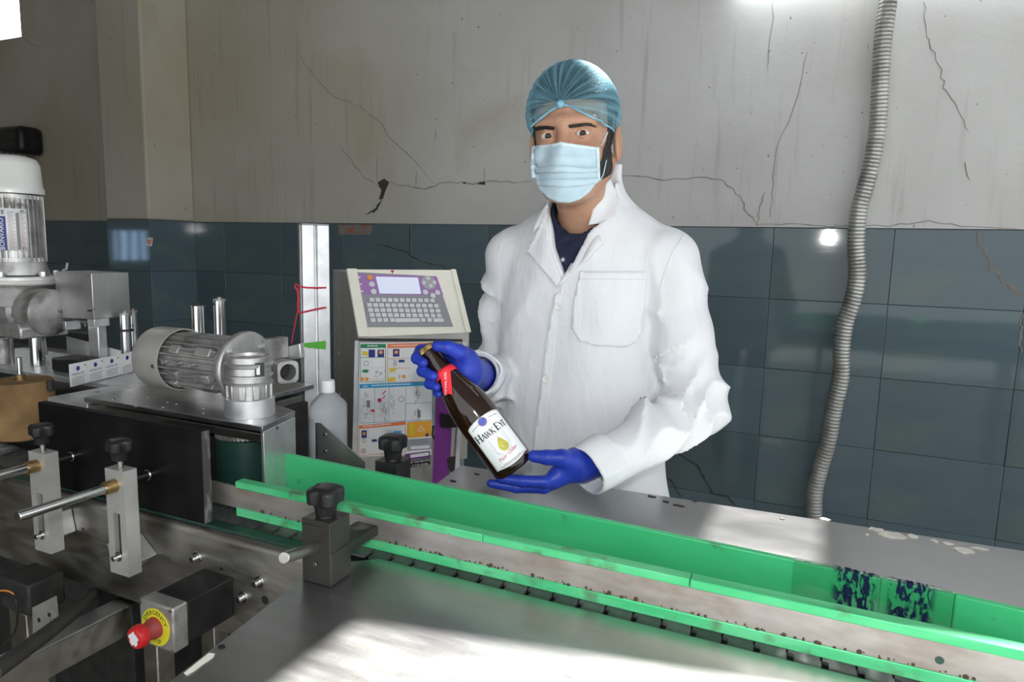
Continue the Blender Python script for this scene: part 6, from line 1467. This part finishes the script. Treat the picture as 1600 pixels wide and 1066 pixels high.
for t in np.linspace(0, 2*math.pi, 41)[:-1]:
    yy = math.cos(t); rr_ = .0088*(1-.30*yy) if yy > 0 else .0088; w_ = math.sin(t)*rr_*(1 if yy < .1 else 1-.25*yy); pp_.append((w_+.0012, .051+.0115*yy+(.003*yy if yy > 0 else 0)))
mb = MB(); mb.add([bl(x*K, y*K, .0015) for x, y in pp_], [tuple(range(len(pp_)))]); mb.build('label_pear', PEAR, lbl, smooth=0)
mb = MB(); mb.add([bl(x*K, y*K, .0015) for x, y in ((.0008, .065), (.0018, .065), (.0006, .070), (-.0004, .0698))], [(0, 1, 2, 3)]); mb.build('label_pear_stalk', MT['brass'], lbl, smooth=0)
mb = MB()
def rule(pts, w_=.0004):
    for i in range(len(pts)-1):
        (x0, y0), (x1, y1) = pts[i], pts[i+1]; l_ = math.hypot(x1-x0, y1-y0); ox, oy = -(y1-y0)/l_*w_, (x1-x0)/l_*w_
        mb.add([bl((x0+ox)*K, (y0+oy)*K), bl((x1+ox)*K, (y1+oy)*K), bl((x1-ox)*K, (y1-oy)*K), bl((x0-ox)*K, (y0-oy)*K)], [(0, 1, 2, 3)])
rule([(x, .022-.004*math.cos(x*44)) for x in np.linspace(-.026, .026, 9)]); rule([(x, .0245-.004*math.cos(x*44)) for x in np.linspace(-.018, .018, 9)])
rule([(x, .098+.006*math.cos(x*44)) for x in np.linspace(-.030, -.011, 5)]); rule([(x, .098+.006*math.cos(x*44)) for x in np.linspace(.009, .028, 5)])
rule([(x, .0735) for x in (.004, .030)], .0005)
mb.build('label_rule', MT['pblack'], lbl, smooth=0)['kind'] = 'stuff'
mb = MB()
for dx in (0, .004): rule([(-.015-dx*.0, .072), (-.015, .045), (-.010, .036+dx), (-.002, .032+dx)], .00022); rule([(.016-dx, .072), (.016-dx, .050), (.011-dx, .040), (.004, .034+dx)], .0003)
mb.build('label_outline', MT['pgrey'], lbl, smooth=0)['kind'] = 'stuff'
for nm, r_, mt, o_ in (('emblem_rim', .0082, M('gold_print', (.45, .36, .16), .4), .0014), ('emblem', .0072, M('emblem_blue', (.03, .06, .45), .35), .0017)):
    mb = MB(); mb.add([bl((-.004+r_*math.cos(t))*K, (.1035+r_*math.sin(t))*K, o_) for t in np.linspace(0, 6.2832, 25)[:-1]], [tuple(range(24))]); mb.build(nm, mt, lbl, smooth=0)
mb = MB(); mb.add([bl((-.004+x)*K, (.1035+y)*K, .002) for x, y in ((-.004, .001), (0, -.001), (.004, .003), (.001, -.003), (-.001, -.002))], [(0, 1, 2, 3, 4)]); mb.build('emblem_bird', M('emblem_navy', (.02, .03, .2), .4), lbl, smooth=0)
# red neck ribbon
RED = M('red_ribbon', (.78, .025, .045), .45)
def ribbon_poly(pts, w_):
    a = []; b = []
    for i, p in enumerate(pts):
        q0, q1 = pts[max(i-1, 0)], pts[min(i+1, len(pts)-1)]; dx, dy = q1[0]-q0[0], q1[1]-q0[1]; l_ = math.hypot(dx, dy); a.append((p[0]-dy/l_*w_/2, p[1]+dx/l_*w_/2)); b.append((p[0]+dy/l_*w_/2, p[1]-dx/l_*w_/2))
    return a+b[::-1]
rb_ = thing('neck_ribbon_anchor', '', '', c_bot); bpy.data.objects.remove(rb_, do_unlink=True)
band = bpatch(ribbon_poly([(x, (.205+.010*math.cos(x*30))*K) for x in np.linspace(-.040, .052, 13)], .012*K), 'neck_ribbon', RED, bot, .0012, label='red ribbon reading HAWK EYE'); sol = band.modifiers.new('s', 'SOLIDIFY'); sol.thickness = .0005
tail = [(-.0165, .212), (.004, .216), (.0045, .176), (.0005, .172), (-.0045, .178), (-.0085, .1755), (-.0125, .174)]
tl3 = bpatch([(x*K, y*K) for x, y in ((-.006, .217), (.012, .213), (-.0110, .172), (-.0165, .1785), (-.0185, .1780), (-.0265, .1800))], 'ribbon_tail', RED, band, .0022)
v, f = text_mesh('HAWK EYE', .0082); mb = MB(); mb.add([bp((-.0085*K-p[1]*K*.9+.62*p[0]*.8*K)/brad(.195*K), (.1955+p[0]*.80)*K, .0032) for p in v], f); mb.build('ribbon_lettering', MT['pwhite'], tl3, smooth=0)

# ------------------------------------------------------------------ gloved hands
def D_(x, y, d): return atD(x, y, d)
# hand A (upper, on the neck): palm behind the neck, fingers curl round its left side, thumb along the top
h = BD
finA = [
    ([D_(712, 553, h+.020), D_(684, 544, h+.031), D_(657, 548, h+.022), D_(651, 560, h-.004), D_(661, 567, h-.018)], [.0125, .0115, .0108, .0102, .0090]),
    ([D_(716, 566, h+.022), D_(690, 561, h+.034), D_(664, 569, h+.024), D_(660, 580, h-.006), D_(677, 588, h-.022)], [.0125, .0115, .0108, .0102, .0090]),
    ([D_(719, 580, h+.024), D_(696, 580, h+.034), D_(673, 592, h+.022), D_(671, 600, h-.006), D_(682, 605, h-.020)], [.0120, .0108, .0100, .0094, .0082]),
    ([D_(722, 592, h+.024), D_(703, 597, h+.032), D_(684, 609, h+.020), D_(683, 613, h+.002), D_(686, 616, h-.008)], [.0110, .0098, .0088, .0080, .0068])]
thA = ([D_(727, 570, h+.018), D_(718, 551, h-.004), D_(700, 543, h-.016), D_(683, 541, h-.016)], [.0175, .0145, .0118, .0100])
def handA(P):
    d = sd_chain(P, [D_(727, 560, h+.022), D_(733, 590, h+.03)], [.021, .020]); d = smin(d, sd_cone(P, D_(715, 556, h+.020), D_(719, 588, h+.026), .017, .016), .014)
    d = smin(d, sd_cone(P, D_(731, 578, h+.028), WRR+(ELR-WRR)*.30, .027, .034), .018)
    f_ = None
    for pts, rs in finA: q = sd_chain(P, pts, rs, .003); f_ = q if f_ is None else smin(f_, q, .0022)
    d = smin(d, f_, .006); return smin(d, sd_chain(P, *thA, .004), .006)
hA = sdf_mesh(handA, (-.79, 1.0, 1.03), (-.52, 1.34, 1.26), .0022, 'glove', GLOVE, per, label='blue nitrile glove on the bottle neck')
# hand B (lower): palm up under the base, thumb along the body
g = BD-.010
finB = [
    ([D_(880, 742, g-.006), D_(852, 753, g-.020), D_(815, 752, g-.020), D_(783, 747.5, g-.016)], [.0125, .0112, .0100, .0078]),
    ([D_(880, 748, g+.008), D_(850, 762, g-.004), D_(806, 762, g-.002), D_(767, 755.5, g+.000)], [.0125, .0110, .0098, .0076]),
    ([D_(882, 748, g+.026), D_(852, 761, g+.014), D_(812, 762, g+.016), D_(776, 757, g+.018)], [.0120, .0105, .0094, .0074]),
    ([D_(886, 744, g+.042), D_(858, 757, g+.032), D_(826, 758, g+.034), D_(798, 754, g+.036)], [.0108, .0095, .0084, .0068])]
thB = ([D_(900, 725, g-.012), D_(878, 716, g-.026), D_(855, 715, g-.028), D_(834, 713, g-.024)], [.018, .0155, .0130, .0108])
def handB(P):
    d = sd_chain(P, [D_(900, 728, g), D_(872, 744, g-.006)], [.024, .017]); d = smin(d, sd_chain(P, [D_(905, 730, g+.024), D_(874, 746, g+.028)], [.021, .014]), .02)
    d = smin(d, sd_cone(P, D_(895, 718, g-.010), D_(866, 752, g-.010), .018, .013), .014)
    d = smin(d, sd_cone(P, D_(906, 727, g+.006), WRL+(ELL-WRL)*.30, .028, .036), .02)
    f_ = None
    for pts, rs in finB: q = sd_chain(P, pts, rs, .003); f_ = q if f_ is None else smin(f_, q, .0022)
    d = smin(d, f_, .007); return smin(d, sd_chain(P, *thB, .004), .008)
hB = sdf_mesh(handB, (-.57, 1.0, .90), (-.22, 1.30, 1.12), .0022, 'glove', GLOVE, per, label='blue nitrile glove under the bottle base')
